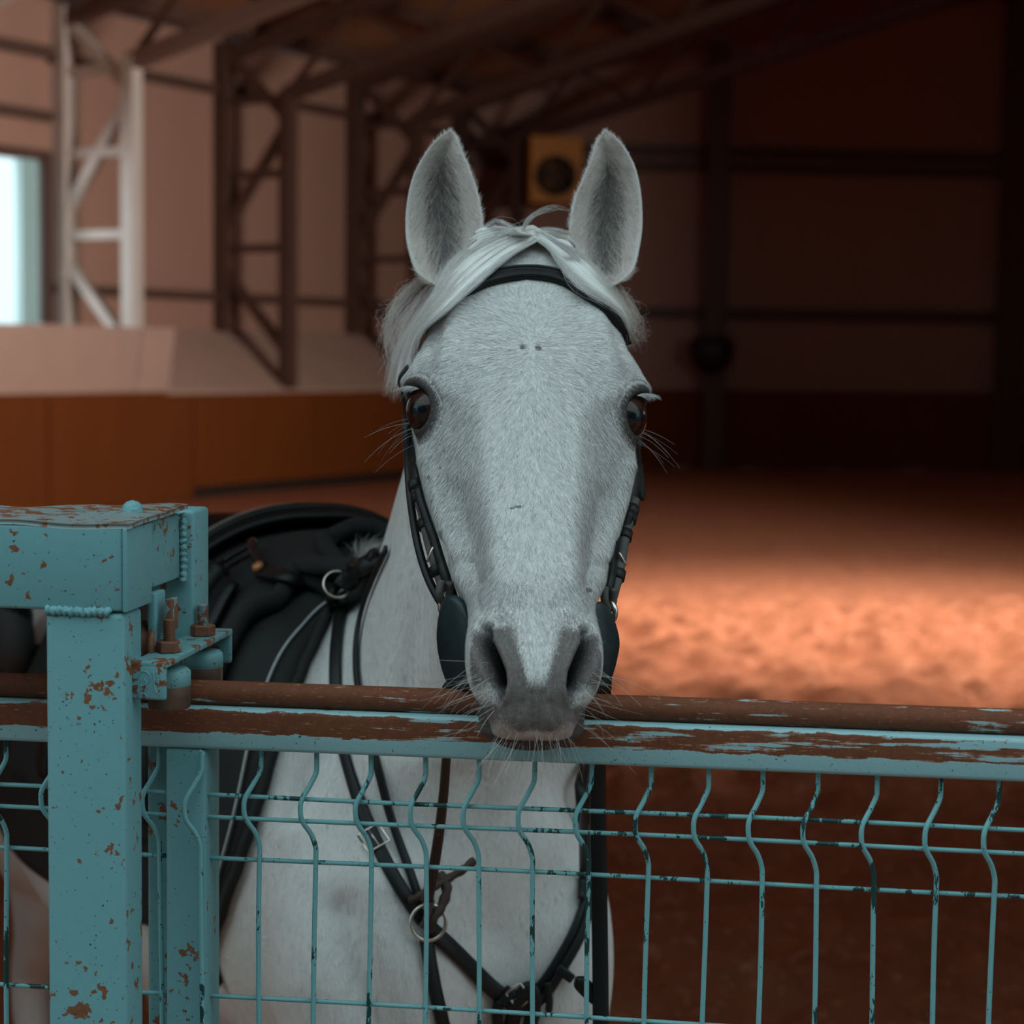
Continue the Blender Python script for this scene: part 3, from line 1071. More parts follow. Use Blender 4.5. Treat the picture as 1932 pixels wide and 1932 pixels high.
# philtrum and lip furrows
disp -= .0016 * gline([(1003, 1308), (1003, 1372)], 8)
disp -= .0016 * gline([(985, 1325), (972, 1360)], 7)
disp += .0030 * gbump(965, 1358, 26, 22, 0)
disp -= .0022 * gline([(948, 1330), (957, 1362), (972, 1384)], 5)
HV2 = HV + HN * disp[:, None]

# eyes: ball, lids and sockets worked in 3-D on both sides
ie = np.argmin((QX - 791) ** 2 + (QY - 772) ** 2 + 1e6 * (VV < -.06) + 1e6 * (U > 0))
EYE = []
R_EYE = .0250
for sgn in (-1, 1):
    Pl = np.array([SS[ie], -Uabs[ie] * -sgn, VV[ie]])
    Pc = T0 + ES * SS[ie] + EU * (sgn * Uabs[ie]) + EV * VV[ie]
    nl = HN[ie]
    nloc = np.array([nl @ ES, abs(nl @ EU) * sgn, nl @ EV])
    nw = ES * nloc[0] + EU * nloc[1] + EV * nloc[2]
    nw /= np.linalg.norm(nw)
    nw = nw * .80 + np.array([0, -1.0, .05]) * .30
    nw /= np.linalg.norm(nw)
    ax = ES * .93 - EU * sgn * .30          # long axis of the lid opening runs towards the nose
    ax -= nw * (ax @ nw)
    ax /= np.linalg.norm(ax)
    bx2 = np.cross(nw, ax)
    EYE.append((Pc, nw, ax, bx2, sgn))
    rel = HV - Pc
    a, b, h = rel @ ax, rel @ bx2, rel @ nw
    rr = np.sqrt((a / .0225) ** 2 + (b / .0165) ** 2)
    near = (np.linalg.norm(rel, axis=1) < .06) & (np.sign(U) == sgn)
    sock = np.where(near, 1 - sstep(.80, 1.06, rr), 0)
    lid = np.where(near, np.exp(-((rr - 1.22) / .20) ** 2), 0)
    crease = np.where(near, np.exp(-((rr - 1.72) / .16) ** 2), 0)
    HV2 = HV2 + nw * (-.017 * sock + .0036 * lid - .0022 * crease)[:, None]
eye_rr = np.full(len(HV), 9.0)
eye_a = np.zeros(len(HV))
for Pc, nw, ax, bx2, sgn in EYE:
    rel = HV - Pc
    rr = np.sqrt((rel @ ax / .0225) ** 2 + (rel @ bx2 / .0165) ** 2)
    near = (np.linalg.norm(rel, axis=1) < .08) & (np.sign(U) == sgn)
    eye_a = np.where(near, rel @ ax / .0225, eye_a)
    eye_rr = np.where(near, np.minimum(eye_rr, rr), eye_rr)
HN2 = vnormals(HV2, HF)

# coat marking masks (pigment, plus painted nostril shade): R dark skin, G dark hair density, B pink/pale skin
AX, AY = proj(HV)                       # un-mirrored photo position
mz = sstep(1152, 1200, QY - 10 * np.cos((QX - 905) / 30)) * front
stripe = np.exp(-((QX - 1006) / (13 + 26 * (1 - sstep(1170, 1300, QY)))) ** 4) * (1 - sstep(1265, 1312, QY))
wing = (1 - sstep(3, 15, np.hypot((QX - 886) * 1.0, 0) + 30 * sstep(1330, 1360, QY))) * (1 - sstep(1320, 1345, QY))
lowwing = np.exp(-(((QX - 915) / 26) ** 2 + ((QY - 1310) / 20) ** 2))
lipw = np.exp(-(((QX - 945) / 24) ** 2 + ((QY - 1378) / 22) ** 2)) + np.exp(-((QY - 1388) / 9) ** 2) * (np.abs(QX - 1003) < 70)
dark = mz * (1 - .78 * stripe) * (1 - .85 * np.clip(wing, 0, 1)) * (1 - .7 * lowwing) * (1 - .65 * np.clip(lipw, 0, 1))
topm = np.exp(-((QX - 950) / 34) ** 2 - ((QY - 1168) / 26) ** 2)
dark = np.clip(np.maximum(dark * .9, .55 * topm * front), 0, 1)
dark = np.maximum(dark, hole * 1.0)
dark = np.maximum(dark, 1 - sstep(1.30, 1.85, eye_rr))
dark = np.maximum(dark, .75 * (1 - sstep(1.3, 2.1, eye_rr)) * sstep(-.2, .9, eye_a))
dark = np.maximum(dark, .55 * np.exp(-((eye_rr - 1.75) / .2) ** 2))
under = sstep(.03, .07, SS - .53) * (1 - sstep(-.10, -.07, VV))
dark = np.maximum(dark, .9 * under)
spots = np.zeros(len(HV))
for cx_, cy_, rx_, ry_ in ((986, 657, 7, 5), (1015, 658, 8, 6), (978, 956, 11, 3.4), (966, 959, 6, 3), (1117, 1112, 4, 7), (816, 902, 3, 5), (832, 883, 3, 4), (822, 946, 4, 4), (1152, 880, 2, 5), (1144, 915, 2, 5), (836, 1040, 8, 4), (830, 838, 3, 3), (838, 852, 4, 3), (1150, 860, 3, 3), (822, 728, 5, 4)):
    spots = np.maximum(spots, np.exp(-(((AX - cx_) / rx_) ** 2 + ((AY - cy_) / ry_) ** 2) ** 1.4) * front)
dark = np.maximum(dark, spots * .95)
grey = .55 * gbump(842, 800, 52, 85, 12) + .50 * gbump(850, 900, 40, 90, -8) + .36 * gbump(900, 1010, 40, 120, -10) + .45 * gbump(950, 1130, 90, 40) + .45 * gbump(812, 700, 34, 30) + .20
grey = np.clip(grey, 0, 1)
grey = np.maximum(grey * (1 - np.clip(dark, 0, 1)), np.clip(hole * 1.7 + deep, 0, 1))  # recess shade put into the nostril colour, over its dark skin
grey = np.maximum(grey, .9 * (1 - sstep(1.25, 1.75, eye_rr)))
grey = np.maximum(grey, .75 * (1 - sstep(1.4, 2.2, eye_rr)) * sstep(.1, .9, eye_a))
pink = np.clip(.6 * np.clip(lipw, 0, 1) * mz + .35 * gbump(1003, 1402, 60, 14), 0, 1)
HCOL = np.stack([np.clip(dark, 0, 1), grey, pink], 1)
# ------------------------------------------------------------------ horse: body, ears, eyes, hair
def coat_mat():
    m = NT('grey_white_coat')
    at_ = m.n('ShaderNodeAttribute', attribute_name='col')
    sx = m.n('ShaderNodeSeparateColor')
    m.l(at_.outputs['Color'], sx.inputs[0])
    dark, grey, pink = sx.outputs[0], sx.outputs[1], sx.outputs[2]
    v = m.coord()
    mp = m.n('ShaderNodeMapping')
    mp.inputs['Scale'].default_value = (1.6, .75, .55)
    m.l(v, mp.inputs['Vector'])
    fine = m.noise(620, mp.outputs[0], 3, .6)
    med = m.noise(120, mp.outputs[0], 4, .6)
    big = m.noise(14, v, 3)
    white = m.mix(big, (.60, .585, .57), (.70, .69, .675))
    gf = m.math('MULTIPLY', m.math('SUBTRACT', m.math('ADD', m.math('ADD', m.math('MULTIPLY', fine, .9), m.math('MULTIPLY', med, .5)), m.math('MULTIPLY', grey, .55)), .84), 4.5, True)
    c = m.mix(m.math('MULTIPLY', gf, .62), white, (.16, .155, .16))
    skin = m.mix(m.noise(260, v, 4, .7), (.060, .052, .052), (.24, .205, .195))
    skin = m.mix(m.math('MULTIPLY', grey, .85), skin, (.012, .010, .010))
    dm = m.math('MULTIPLY', m.math('SUBTRACT', m.math('ADD', dark, m.math('MULTIPLY', m.math('SUBTRACT', fine, .5), .9)), .30), 2.2, True)
    c = m.mix(dm, c, skin)
    c = m.mix(m.math('MULTIPLY', pink, .7), c, (.40, .27, .23))
    m.bump(m.math('ADD', m.math('MULTIPLY', fine, .6), m.math('MULTIPLY', med, .6)), .35, .0015)
    return m.done(c, .66, 0.0, .12)


M_COAT = coat_mat()


def loft_ellipses(st, n=70, seg=48):
    """st rows: centre xyz, side half width a, half height b, axis-up tilt handled by spine frames with world-up reference"""
    A = catmull(np.array(st, float), n)
    C, a, b = A[:, :3], A[:, 3], A[:, 4]
    T = np.gradient(C, axis=0)
    T /= np.linalg.norm(T, axis=1)[:, None]
    return C, a, b, T


def ell_tube(st, ref, n=70, seg=48, sq=2.3):
    C, a, b, T = loft_ellipses(st, n, seg)
    ref = np.asarray(ref, float)
    S = np.cross(T, ref)
    S /= np.linalg.norm(S, axis=1)[:, None]
    Bn = np.cross(S, T)
    q = np.linspace(0, 2 * math.pi, seg, endpoint=False)
    cq, sq_ = np.cos(q), np.sin(q)
    e = 2.0 / sq
    x = np.sign(cq) * np.abs(cq) ** e
    y = np.sign(sq_) * np.abs(sq_) ** e
    V = C[:, None] + a[:, None, None] * x[None, :, None] * S[:, None] + b[:, None, None] * y[None, :, None] * Bn[:, None]
    F = [tuple(f) for f in grid_faces(n, seg, wrap=True)]
    F += [tuple(range(seg))[::-1], tuple(range((n - 1) * seg, n * seg))]
    return V.reshape(-1, 3), F


BDIR = np.array([-.47, .883, 0])      # body axis, chest to tail
BSID = np.array([.883, .47, 0])       # towards the horse's far side
WITH = np.array([-.19, 2.47, 0])      # under the withers


def BP(k, side, z):
    return WITH + BDIR * k + BSID * side + np.array([0, 0, z])


def row(p, a, b):
    return [*p, a, b]


trunk = ell_tube([row(BP(-.40, 0, 1.06), .06, .10), row(BP(-.36, 0, 1.06), .13, .18), row(BP(-.24, -.02, 1.05), .185, .27), row(BP(-.08, -.02, 1.08), .215, .33),
                  row(BP(.12, 0, 1.09), .255, .345), row(BP(.38, 0, 1.05), .285, .345), row(BP(.66, 0, 1.03), .30, .335), row(BP(.92, 0, 1.05), .285, .31),
                  row(BP(1.14, 0, 1.06), .275, .29), row(BP(1.32, 0, 1.04), .22, .25), row(BP(1.41, 0, 1.06), .10, .15)], (0, 0, 1), 80, 56)
neck = ell_tube([row((.012, 2.13, 1.79), .055, .07), row((.012, 2.125, 1.72), .080, .115), row((-.004, 2.17, 1.59), .110, .150), row((-.030, 2.235, 1.44), .128, .190),
                 row((-.058, 2.30, 1.30), .148, .235), row((-.09, 2.36, 1.17), .18, .26), row((-.12, 2.42, 1.04), .19, .24)], (0, -1, 0), 70, 56, 2.15)
# shoulder and breast muscles
def blob(c, r, axes=None):
    u_, v_ = 24, 16
    a = np.linspace(0, 2 * math.pi, u_, endpoint=False)
    p = np.linspace(0.02, math.pi - .02, v_)
    X, Y, Z = axes if axes is not None else (BSID, BDIR, np.array([0, 0, 1.0]))
    V = []
    for q in p:
        V.append(np.asarray(c) + r[0] * math.sin(q) * np.cos(a)[:, None] * X + r[1] * math.sin(q) * np.sin(a)[:, None] * Y + r[2] * math.cos(q) * Z)
    F = [tuple(f) for f in grid_faces(v_, u_, wrap=True)] + [tuple(range(u_))[::-1], tuple(range((v_ - 1) * u_, v_ * u_))]
    return np.vstack(V), F


bl = [blob(BP(-.30, -.115, .98), (.115, .13, .20)), blob(BP(-.30, .085, .98), (.095, .13, .20)),
      blob(BP(-.12, -.17, 1.12), (.10, .15, .26)), blob(BP(-.10, .14, 1.12), (.08, .15, .26)),
      blob(BP(.0, 0, 1.36), (.055, .17, .09)), blob(BP(1.08, -.15, 1.0), (.14, .26, .28)), blob(BP(1.08, .15, 1.0), (.14, .26, .28))]
legs = []
for side in (-.13, .13):
    k = -.14
    legs.append(ell_tube([row(BP(k + .02, side, .95), .085, .12), row(BP(k, side, .78), .065, .085), row(BP(k, side, .62), .050, .060), row(BP(k - .005, side, .49), .038, .040), row(BP(k, side, .44), .042, .046),
                          row(BP(k, side, .38), .032, .034), row(BP(k, side, .24), .027, .030), row(BP(k, side, .15), .033, .036), row(BP(k - .03, side, .09), .034, .038), row(BP(k - .04, side, .06), .05, .055), row(BP(k - .05, side, .006), .06, .068)], BDIR, 60, 24, 2))
    k = 1.12
    legs.append(ell_tube([row(BP(k, side, 1.0), .12, .20), row(BP(k - .02, side, .80), .09, .145), row(BP(k + .05, side, .64), .055, .075), row(BP(k + .13, side, .54), .042, .052), row(BP(k + .14, side, .46), .040, .045),
                          row(BP(k + .11, side, .34), .030, .034), row(BP(k + .09, side, .20), .030, .033), row(BP(k + .07, side, .14), .036, .038), row(BP(k + .04, side, .09), .036, .038), row(BP(k + .03, side, .06), .05, .055), row(BP(k + .02, side, .006), .058, .066)], BDIR, 60, 24, 2))
Vb, Fb = merge([trunk, neck] + bl + legs)
tmp = mesh_obj('tmp_body', Vb, Fb)
md = tmp.modifiers.new('r', 'REMESH')
md.mode, md.voxel_size = 'VOXEL', .0135
ms = tmp.modifiers.new('s', 'SMOOTH')
ms.factor, ms.iterations = .5, 14
dg = bpy.context.evaluated_depsgraph_get()
ev = tmp.evaluated_get(dg).to_mesh()
nb_ = len(ev.vertices)
BV = np.zeros(nb_ * 3, np.float32)
ev.vertices.foreach_get('co', BV)
BV = BV.reshape(-1, 3).astype(float)
BF = [tuple(p.vertices) for p in ev.polygons]
tmp.evaluated_get(dg).to_mesh_clear()
bpy.data.objects.remove(tmp)
# muscle grooves on neck and breast
bqx, bqy = proj(BV)
bn_ = np.zeros_like(BV)
for f_ in BF:
    a_, b_, c_ = BV[f_[0]], BV[f_[1]], BV[f_[-1]]
    nn_ = np.cross(b_ - a_, c_ - a_)
    for k_ in f_:
        bn_[k_] += nn_
bn_ /= np.linalg.norm(bn_, axis=1)[:, None] + 1e-12
if np.mean(np.sum(bn_ * (BV - BV.mean(0)), 1)) < 0:
    bn_ = -bn_
facing = (np.sum(bn_ * (CAM - BV), 1) > 0) & (BV[:, 1] < 2.75)
for pts_, r_, dpt in (([(792, 1000), (786, 1130), (772, 1260), (764, 1400)], 22, -.012), ([(900, 1480), (905, 1600), (915, 1760)], 40, -.010), ([(640, 1720), (668, 1820), (720, 1950)], 34, -.022),
                      ([(560, 1560), (545, 1700), (560, 1850)], 60, .012), ([(700, 1440), (690, 1560), (720, 1660)], 40, .010), ([(820, 1100), (830, 1250), (840, 1420)], 34, .008), ([(640, 1330), (600, 1450), (560, 1540)], 24, -.008)):
    dd_, s_, p_ = seg_dist(bqx, bqy, pts_)
    BV = BV + bn_ * (dpt * np.exp(-(dd_ / r_) ** 2) * facing)[:, None]
BODY_BVH = BVHTree.FromPolygons([tuple(v) for v in BV], BF)


# ears: cupped shells
def ear(edge_in, edge_out, Y0, fwd, side):
    """edge polylines (photo px) of the inner and outer ear edge from base to tip at depth Y0; returns shell verts and masks"""
    nt, nq = 46, 40
    A = catmull(edge_in, nt)
    Bq = catmull(edge_out, nt)
    V = np.zeros((nt, 2 * nq, 3))
    Mk = np.zeros((nt, 2 * nq, 3))
    for i in range(nt):
        t = i / (nt - 1)
        Y = Y0 - fwd * t
        a, b = at(A[i, 0], A[i, 1], Y + .004), at(Bq[i, 0], Bq[i, 1], Y + .020 * math.sin(math.pi * min(t * 1.1, 1)))
        w = np.linalg.norm(b - a)
        dep = .44 * w * (1 - .25 * t)
        for j in range(nq):
            q = j / (nq - 1)
            c = math.sin(math.pi * q) ** .8
            x = q + .0 * c
            pf_ = a + (b - a) * x
            inn = pf_ + np.array([0, dep * c * .92, -.006 * c])
            out = pf_ + np.array([0, dep * c * .92 + .0028 + .011 * c ** .5, -.004 * c])
            # swell the outside a little past the rims
            out = out + (b - a) / max(w, 1e-6) * (q - .5) * .004
            V[i, j] = inn
            V[i, 2 * nq - 1 - j] = out
            ed = min(q, 1 - q)
            dk = sstep(.10, .30, np.array(ed)) * sstep(.02, .16, np.array(t)) * (1 - sstep(.70, .93, np.array(t)))
            Mk[i, j] = (.80 * dk, .15, .38 * (1 - dk))
            Mk[i, 2 * nq - 1 - j] = (0, .12, .1)
    F = [tuple(f) for f in grid_faces(nt, 2 * nq, wrap=True)]
    F += [tuple(range(2 * nq))[::-1], tuple(range((nt - 1) * 2 * nq, nt * 2 * nq))]
    return V.reshape(-1, 3), F, Mk.reshape(-1, 3), V


EL = ear([(868, 520), (893, 482), (906, 440), (906, 405), (897, 360), (882, 318), (868, 285), (860, 262), (849, 247)],
         [(818, 536), (788, 512), (773, 470), (768, 430), (771, 380), (783, 330), (806, 288), (828, 262), (848, 246.5)], 1.965, -.055, -1)
ER = ear([(1122, 528), (1093, 500), (1080, 460), (1078, 425), (1085, 380), (1102, 338), (1116, 305), (1127, 270), (1142, 247)],
         [(1170, 532), (1192, 508), (1203, 470), (1209, 425), (1207, 370), (1197, 320), (1180, 285), (1162, 262), (1143, 246.5)], 1.975, -.055, 1)

# lower lip and chin behind the upper lip
def chin():
    c = at(1003, 1338, 1.631)
    nu, nv = 64, 40
    V = []
    a = np.linspace(0, 2 * math.pi, nu, endpoint=False)
    for p in np.linspace(.03, math.pi - .03, nv):
        for q in a:
            x, y, z = math.sin(p) * math.cos(q), math.sin(p) * math.sin(q), math.cos(p)
            f = lambda k, e: math.copysign(abs(k) ** e, k)
            zz = f(z, .85)
            lip = .0035 * math.exp(-((z + .50) / .16) ** 2)
            V.append(c + EU * (.0465 * f(x, .8) + math.copysign(lip, x) * abs(x)) + np.array([0, .0265 * f(y, .9) + (lip if y > 0 else -lip) * abs(y), 0]) + np.array([0, 0, .0357 * zz]))
    F = [tuple(f) for f in grid_faces(nv, nu, wrap=True)] + [tuple(range(nu))[::-1], tuple(range((nv - 1) * nu, nv * nu))]
    return np.array(V), F


CV, CF = chin()
head_f = [tuple(f) for f in HF] + [tuple(range(NC))[::-1] , tuple(range((NR - 1) * NC, NR * NC))]
allV, allF = merge([(HV2, head_f), (EL[0], EL[1]), (ER[0], ER[1]), (CV, CF), (BV, BF)])
bcol = np.zeros((len(BV), 3))
bcol[:, 1] = .10
ccol = np.tile([.97, .62, .0], (len(CV), 1))
allC = np.vstack([HCOL, EL[2], ER[2], ccol, bcol])

horse = empty('horse', (*BP(.3, 0, 0)[:2], 0.0), 'white-grey saddled horse looking over the gate with pricked ears', 'horse')
body = mesh_obj('body', allV, allF, M_COAT, horse, True, allC)
bmx = bmesh.new()
bmx.from_mesh(body.data)
bmesh.ops.recalc_face_normals(bmx, faces=bmx.faces[:])
bmx.to_mesh(body.data)
bmx.free()
HEAD_BVH = BVHTree.FromPolygons([tuple(v) for v in HV2], [tuple(f) for f in HF])
ALL_BVH = BVHTree.FromPolygons([tuple(v) for v in allV], allF)


def ray(bvh, px, py):
    d = _f + _r * (px - CX) / FPX + _u * (CY - py) / FPX
    d = d / np.linalg.norm(d)
    loc, nor, idx, dist = bvh.ray_cast(Vector(CAM), Vector(d), 8.0)
    if loc is None:
        return None, None
    n = np.array(nor)
    if n @ d > 0:
        n = -n
    return np.array(loc), n


# eyeballs
def eye_mat():
    m = NT('dark_brown_eye')
    v = m.coord()
    sx = m.n('ShaderNodeSeparateXYZ')
    m.l(v, sx.inputs[0])
    x, y, z = sx.outputs
    r2 = m.math('SQRT', m.math('ADD', m.math('POWER', m.math('MULTIPLY', x, 1 / .0105), 2.0), m.math('POWER', m.math('MULTIPLY', y, 1 / .0058), 2.0)))
    iris = m.math('SQRT', m.math('ADD', m.math('POWER', x, 2.0), m.math('POWER', y, 2.0)))
    c = m.mix(m.noise(300, v, 4), (.016, .006, .004), (.050, .017, .010))
    c = m.mix(m.math('MULTIPLY', m.math('SUBTRACT', iris, .0150), 500, True), c, (.03, .010, .006))
    c = m.mix(m.math('MULTIPLY', m.math('SUBTRACT', 1.05, r2), 8, True), c, (.002, .006, .009))
    m.b.inputs['Coat Weight'].default_value = .35
    m.b.inputs['Coat Roughness'].default_value = .03
    return m.done(c, .2, 0.0, .15)


M_EYE = eye_mat()
for Pc, nw, ax, bx2, sgn in EYE:
    nu, nv = 40, 28
    V = []
    for p in np.linspace(.001, math.pi - .001, nv):
        k = 1.0 + .05 * math.exp(-(p / .5) ** 2)
        for q in np.linspace(0, 2 * math.pi, nu, endpoint=False):
            V.append((R_EYE * math.sin(p) * math.cos(q), R_EYE * math.sin(p) * math.sin(q), R_EYE * k * math.cos(p)))
    F = [tuple(f) for f in grid_faces(nv, nu, wrap=True)]
    look = nw * .80 + np.array([0, -1, 0]) * .35
    look /= np.linalg.norm(look)
    ax2 = np.cross(np.array([0, 0, 1.0]), look)
    ax2 /= np.linalg.norm(ax2)
    e = mesh_obj('eye', V, F, M_EYE)
    c = Pc - nw * .0158
    Mx = Matrix.Identity(4)
    by = np.cross(look, ax2)
    for i in range(3):
        Mx[i][0], Mx[i][1], Mx[i][2], Mx[i][3] = ax2[i], by[i], look[i], c[i]
    e.parent = horse
    e.matrix_parent_inverse = horse.matrix_world.inverted()
    e.matrix_world = Mx
# ------------------------------------------------------------------ hair strands as thin tapered tubes
def strand_mesh(name, P, r0, mat, parent, col=None, tip=.15, kind=None):
    """P: strands x points x 3, r0: radius per strand; three-sided tapering tubes"""
    n, k, _ = P.shape
    T = np.gradient(P, axis=1)
    T /= np.linalg.norm(T, axis=2)[..., None] + 1e-12
    ref = np.array([.31, -.84, .44])
    S = np.cross(T, ref)
    S /= np.linalg.norm(S, axis=2)[..., None] + 1e-9
    Bn = np.cross(S, T)
    tp = np.linspace(1, tip, k)[None, :] ** .7
    rad = (np.asarray(r0)[:, None] * tp)[..., None]
    V = np.stack([P + rad * (math.cos(a) * S + math.sin(a) * Bn) for a in (math.pi / 2, math.pi * 7 / 6, math.pi * 11 / 6)], 2)   # n,k,3side,3
    base = (np.arange(n) * k * 3)[:, None, None]
    ring = (np.arange(k - 1) * 3)[None, :, None]
    sd = np.arange(3)[None, None, :]
    a = base + ring + sd
    b = base + ring + (sd + 1) % 3
    F = np.stack([a, b, b + 3, a + 3], -1).reshape(-1, 4)
    C = None
    if col is not None:
        C = np.repeat(col, k * 3, axis=0)
    o = mesh_obj(name, V.reshape(-1, 3), F, mat, parent, True, C)
    if kind:
        tag(o, kind=kind)
    return o


def hair_mat(name, rough=.45, trans=.12):
    m = NT(name)
    at_ = m.n('ShaderNodeAttribute', attribute_name='col')
    mat = m.done(at_.outputs['Color'], rough, 0.0, .15)
    tr = m.n('ShaderNodeBsdfTranslucent')
    m.l(at_.outputs['Color'], tr.inputs['Color'])
    mx = m.n('ShaderNodeMixShader', i_Fac=trans)
    m.l(m.b.outputs[0], mx.inputs[1])
    m.l(tr.outputs[0], mx.inputs[2])
    m.l(mx.outputs[0], m.t.nodes['Material Output'].inputs['Surface'])
    return mat


M_HAIR = hair_mat('horse_hair')
M_FUR = hair_mat('short_fur', .6, .1)


def lay(px, py, off, Y=None):
    """point on the head surface (or at depth Y) lifted by off towards the viewer side"""
    if Y is None:
        p, nrm = ray(HEAD_BVH, px, py)
        if p is None:
            q, nr_, ix, ds = HEAD_BVH.find_nearest(Vector(at(px, py, 1.93)))
            return at(px, py, q[1] - off * .5)
        return p + nrm * off
    return at(px, py, Y)


def bundle(A, B, n, seed, k=14, wob=.0025, lens=(.75, 1.0), thick=(.00012, .00022), offs=(.004, .010), curl=1.0, fly=.06):
    """strands between two edge guides A and B; guide rows are (px, py, Y or None)"""
    r = rnd(seed)
    ga = catmull([lay(a[0], a[1], offs[0] if len(a) < 4 else a[3], a[2]) for a in A], 40)
    gb = catmull([lay(b[0], b[1], offs[0] if len(b) < 4 else b[3], b[2]) for b in B], 40)
    # keep the sheet in front of the head
    out = np.zeros((n, k, 3))
    cl = r.random(max(6, n // 55))                       # clumps
    for i in range(n):
        c = cl[r.integers(len(cl))] + r.normal(0, .035)
        c = min(max(c, -.05), 1.05)
        c_tip = c + r.normal(0, .09)
        L = r.uniform(*lens)
        tt = np.linspace(0, 39 * L, k)
        i0 = np.minimum(tt.astype(int), 38)
        f = (tt - i0)[:, None]
        pa = ga[i0] * (1 - f) + ga[i0 + 1] * f
        pb = gb[i0] * (1 - f) + gb[i0 + 1] * f
        w = np.linspace(c, c_tip, k)[:, None]
        p = pa * (1 - w) + pb * w
        lift = r.uniform(0, offs[1] - offs[0])
        u = np.linspace(0, 1, k)[:, None]
        p = p + np.array([0, -1, .25]) * lift * (.4 + .6 * np.sin(math.pi * np.clip(u, 0, 1)))
        ph = r.uniform(0, 6.28, 3)
        fr = r.uniform(2, 4.5)
        amp = wob * (u ** 1.3) * (1 + (3 * r.random() if r.random() < fly else 0)) * curl
        p = p + amp * np.concatenate([np.sin(fr * u * 3 + ph[0]), .6 * np.sin(fr * u * 2.2 + ph[1]), .7 * np.sin(fr * u * 2.7 + ph[2])], 1)
        out[i] = p
    return out, r.uniform(*thick, n)


def hair_cols(n, seed, base=(.97, .92, .88), var=.16, darkp=.10):
    r = rnd(seed)
    c = np.array(base)[None] * (1 + r.normal(0, var, (n, 1))) * (1 + r.normal(0, .03, (n, 3)))
    dk = r.random(n) < darkp
    c[dk] *= .55
    return np.clip(c, .05, .97)


N_ = None


def lock(name, A, B, off, seed, nu=90, nv=60, base=(.82, .80, .77), ragged=.22):
    """the body of a hair lock under the loose strands: a ridged sheet with real thickness and ragged end"""
    r = rnd(seed)
    ga = catmull([lay(a[0], a[1], off if len(a) < 4 else a[3], a[2]) for a in A], nv)
    gb = catmull([lay(b[0], b[1], off if len(b) < 4 else b[3], b[2]) for b in B], nv)
    knots = r.random(nu // 6 + 3)
    cut = 1 - ragged * np.interp(np.linspace(0, 1, nu), np.linspace(0, 1, len(knots)), knots) - .04 * r.random(nu)
    hgt = np.interp(np.linspace(0, 1, nu), np.linspace(0, 1, nu // 3), r.random(nu // 3)) * .0022 + r.random(nu) * .0007
    V = np.zeros((nv, nu, 3))
    for j in range(nu):
        tt = np.linspace(0, (nv - 1) * cut[j], nv)
        i0 = np.minimum(tt.astype(int), nv - 2)
        f = (tt - i0)[:, None]
        pa = ga[i0] * (1 - f) + ga[i0 + 1] * f
        pb = gb[i0] * (1 - f) + gb[i0 + 1] * f
        w = j / (nu - 1)
        V[:, j] = pa * (1 - w) + pb * w
    tn = np.array([0, -.9, .43])
    edge = np.sin(np.linspace(0, math.pi, nu)) ** .5
    V += tn * (hgt * np.ones((nv, 1)) * edge + .003 * edge)[..., None]
    col = np.array(base)[None, None] * (1 + .22 * (r.random((1, nu, 1)) - .5) + .10 * (r.random((nv, nu, 1)) - .5)) * np.ones((nv, 1, 1))
    low = V - tn * .002
    VV_ = np.concatenate([V.reshape(-1, 3), low.reshape(-1, 3)])
    m_ = nv * nu
    Fq = grid_faces(nv, nu)
    bi = list(range(nu)) + [i * nu + nu - 1 for i in range(1, nv)] + [(nv - 1) * nu + j for j in range(nu - 2, -1, -1)] + [i * nu for i in range(nv - 2, 0, -1)]
    Fs = np.array([(bi[k], bi[(k + 1) % len(bi)], bi[(k + 1) % len(bi)] + m_, bi[k] + m_) for k in range(len(bi))])
    C = np.concatenate([col.reshape(-1, 3)] * 2)
    return mesh_obj(name, VV_, np.concatenate([Fq, Fq[:, ::-1] + m_, Fs]), M_FUR, horse, True, np.clip(C, .1, .92))


lock('forelock_lock', [(1004, 450, N_), (944, 466, N_), (878, 508, N_), (822, 562, N_), (774, 630, 1.925), (748, 690, 1.935), (736, 745, 1.945)],
     [(1012, 470, N_), (958, 502, N_), (900, 551, N_), (846, 602, N_), (800, 648, N_), (774, 704, 1.905), (762, 755, 1.92)], .010, 71)
lock('forelock_lock', [(1004, 448, N_), (1050, 455, N_), (1098, 484, N_), (1147, 537, N_), (1180, 590, 1.945), (1192, 635, 1.95)],
     [(1003, 465, N_), (1034, 488, N_), (1068, 536, N_), (1112, 571, N_), (1156, 606, N_), (1178, 645, 1.93)], .009, 72)
lock('forelock_lock', [(1010, 455, N_), (985, 440, N_), (950, 428, 1.985), (915, 428, 1.98), (890, 440, 1.975)],
     [(1008, 464, N_), (980, 460, N_), (940, 466, N_), (902, 486, N_), (876, 510, N_)], .006, 73)
lock('forelock_lock', [(996, 447, N_), (1025, 438, 1.99), (1060, 442, 1.985), (1086, 450, 1.98)],
     [(1000, 458, N_), (1035, 462, N_), (1072, 476, N_), (1104, 498, N_)], .006, 74)
lock('mane_lock', [(838, 508, 2.03), (786, 536, 2.03), (752, 575, 2.03), (740, 620, 2.03), (746, 665, 2.03)],
     [(860, 520, 2.01), (815, 560, 2.01), (778, 620, 2.0), (758, 690, 1.995), (752, 735, 1.99)], .01, 75, base=(.74, .66, .62), ragged=.35)
B1 = bundle([(1004, 448, N_), (940, 462, N_), (872, 505, N_), (815, 560, N_), (765, 630, 1.93), (738, 690, 1.94), (724, 752, 1.95)],
            [(1014, 474, N_), (962, 506, N_), (905, 556, N_), (852, 606, N_), (806, 650, N_), (778, 706, 1.90), (762, 768, 1.915)], 650, 11, lens=(.55, 1.0), offs=(.0125, .0165))
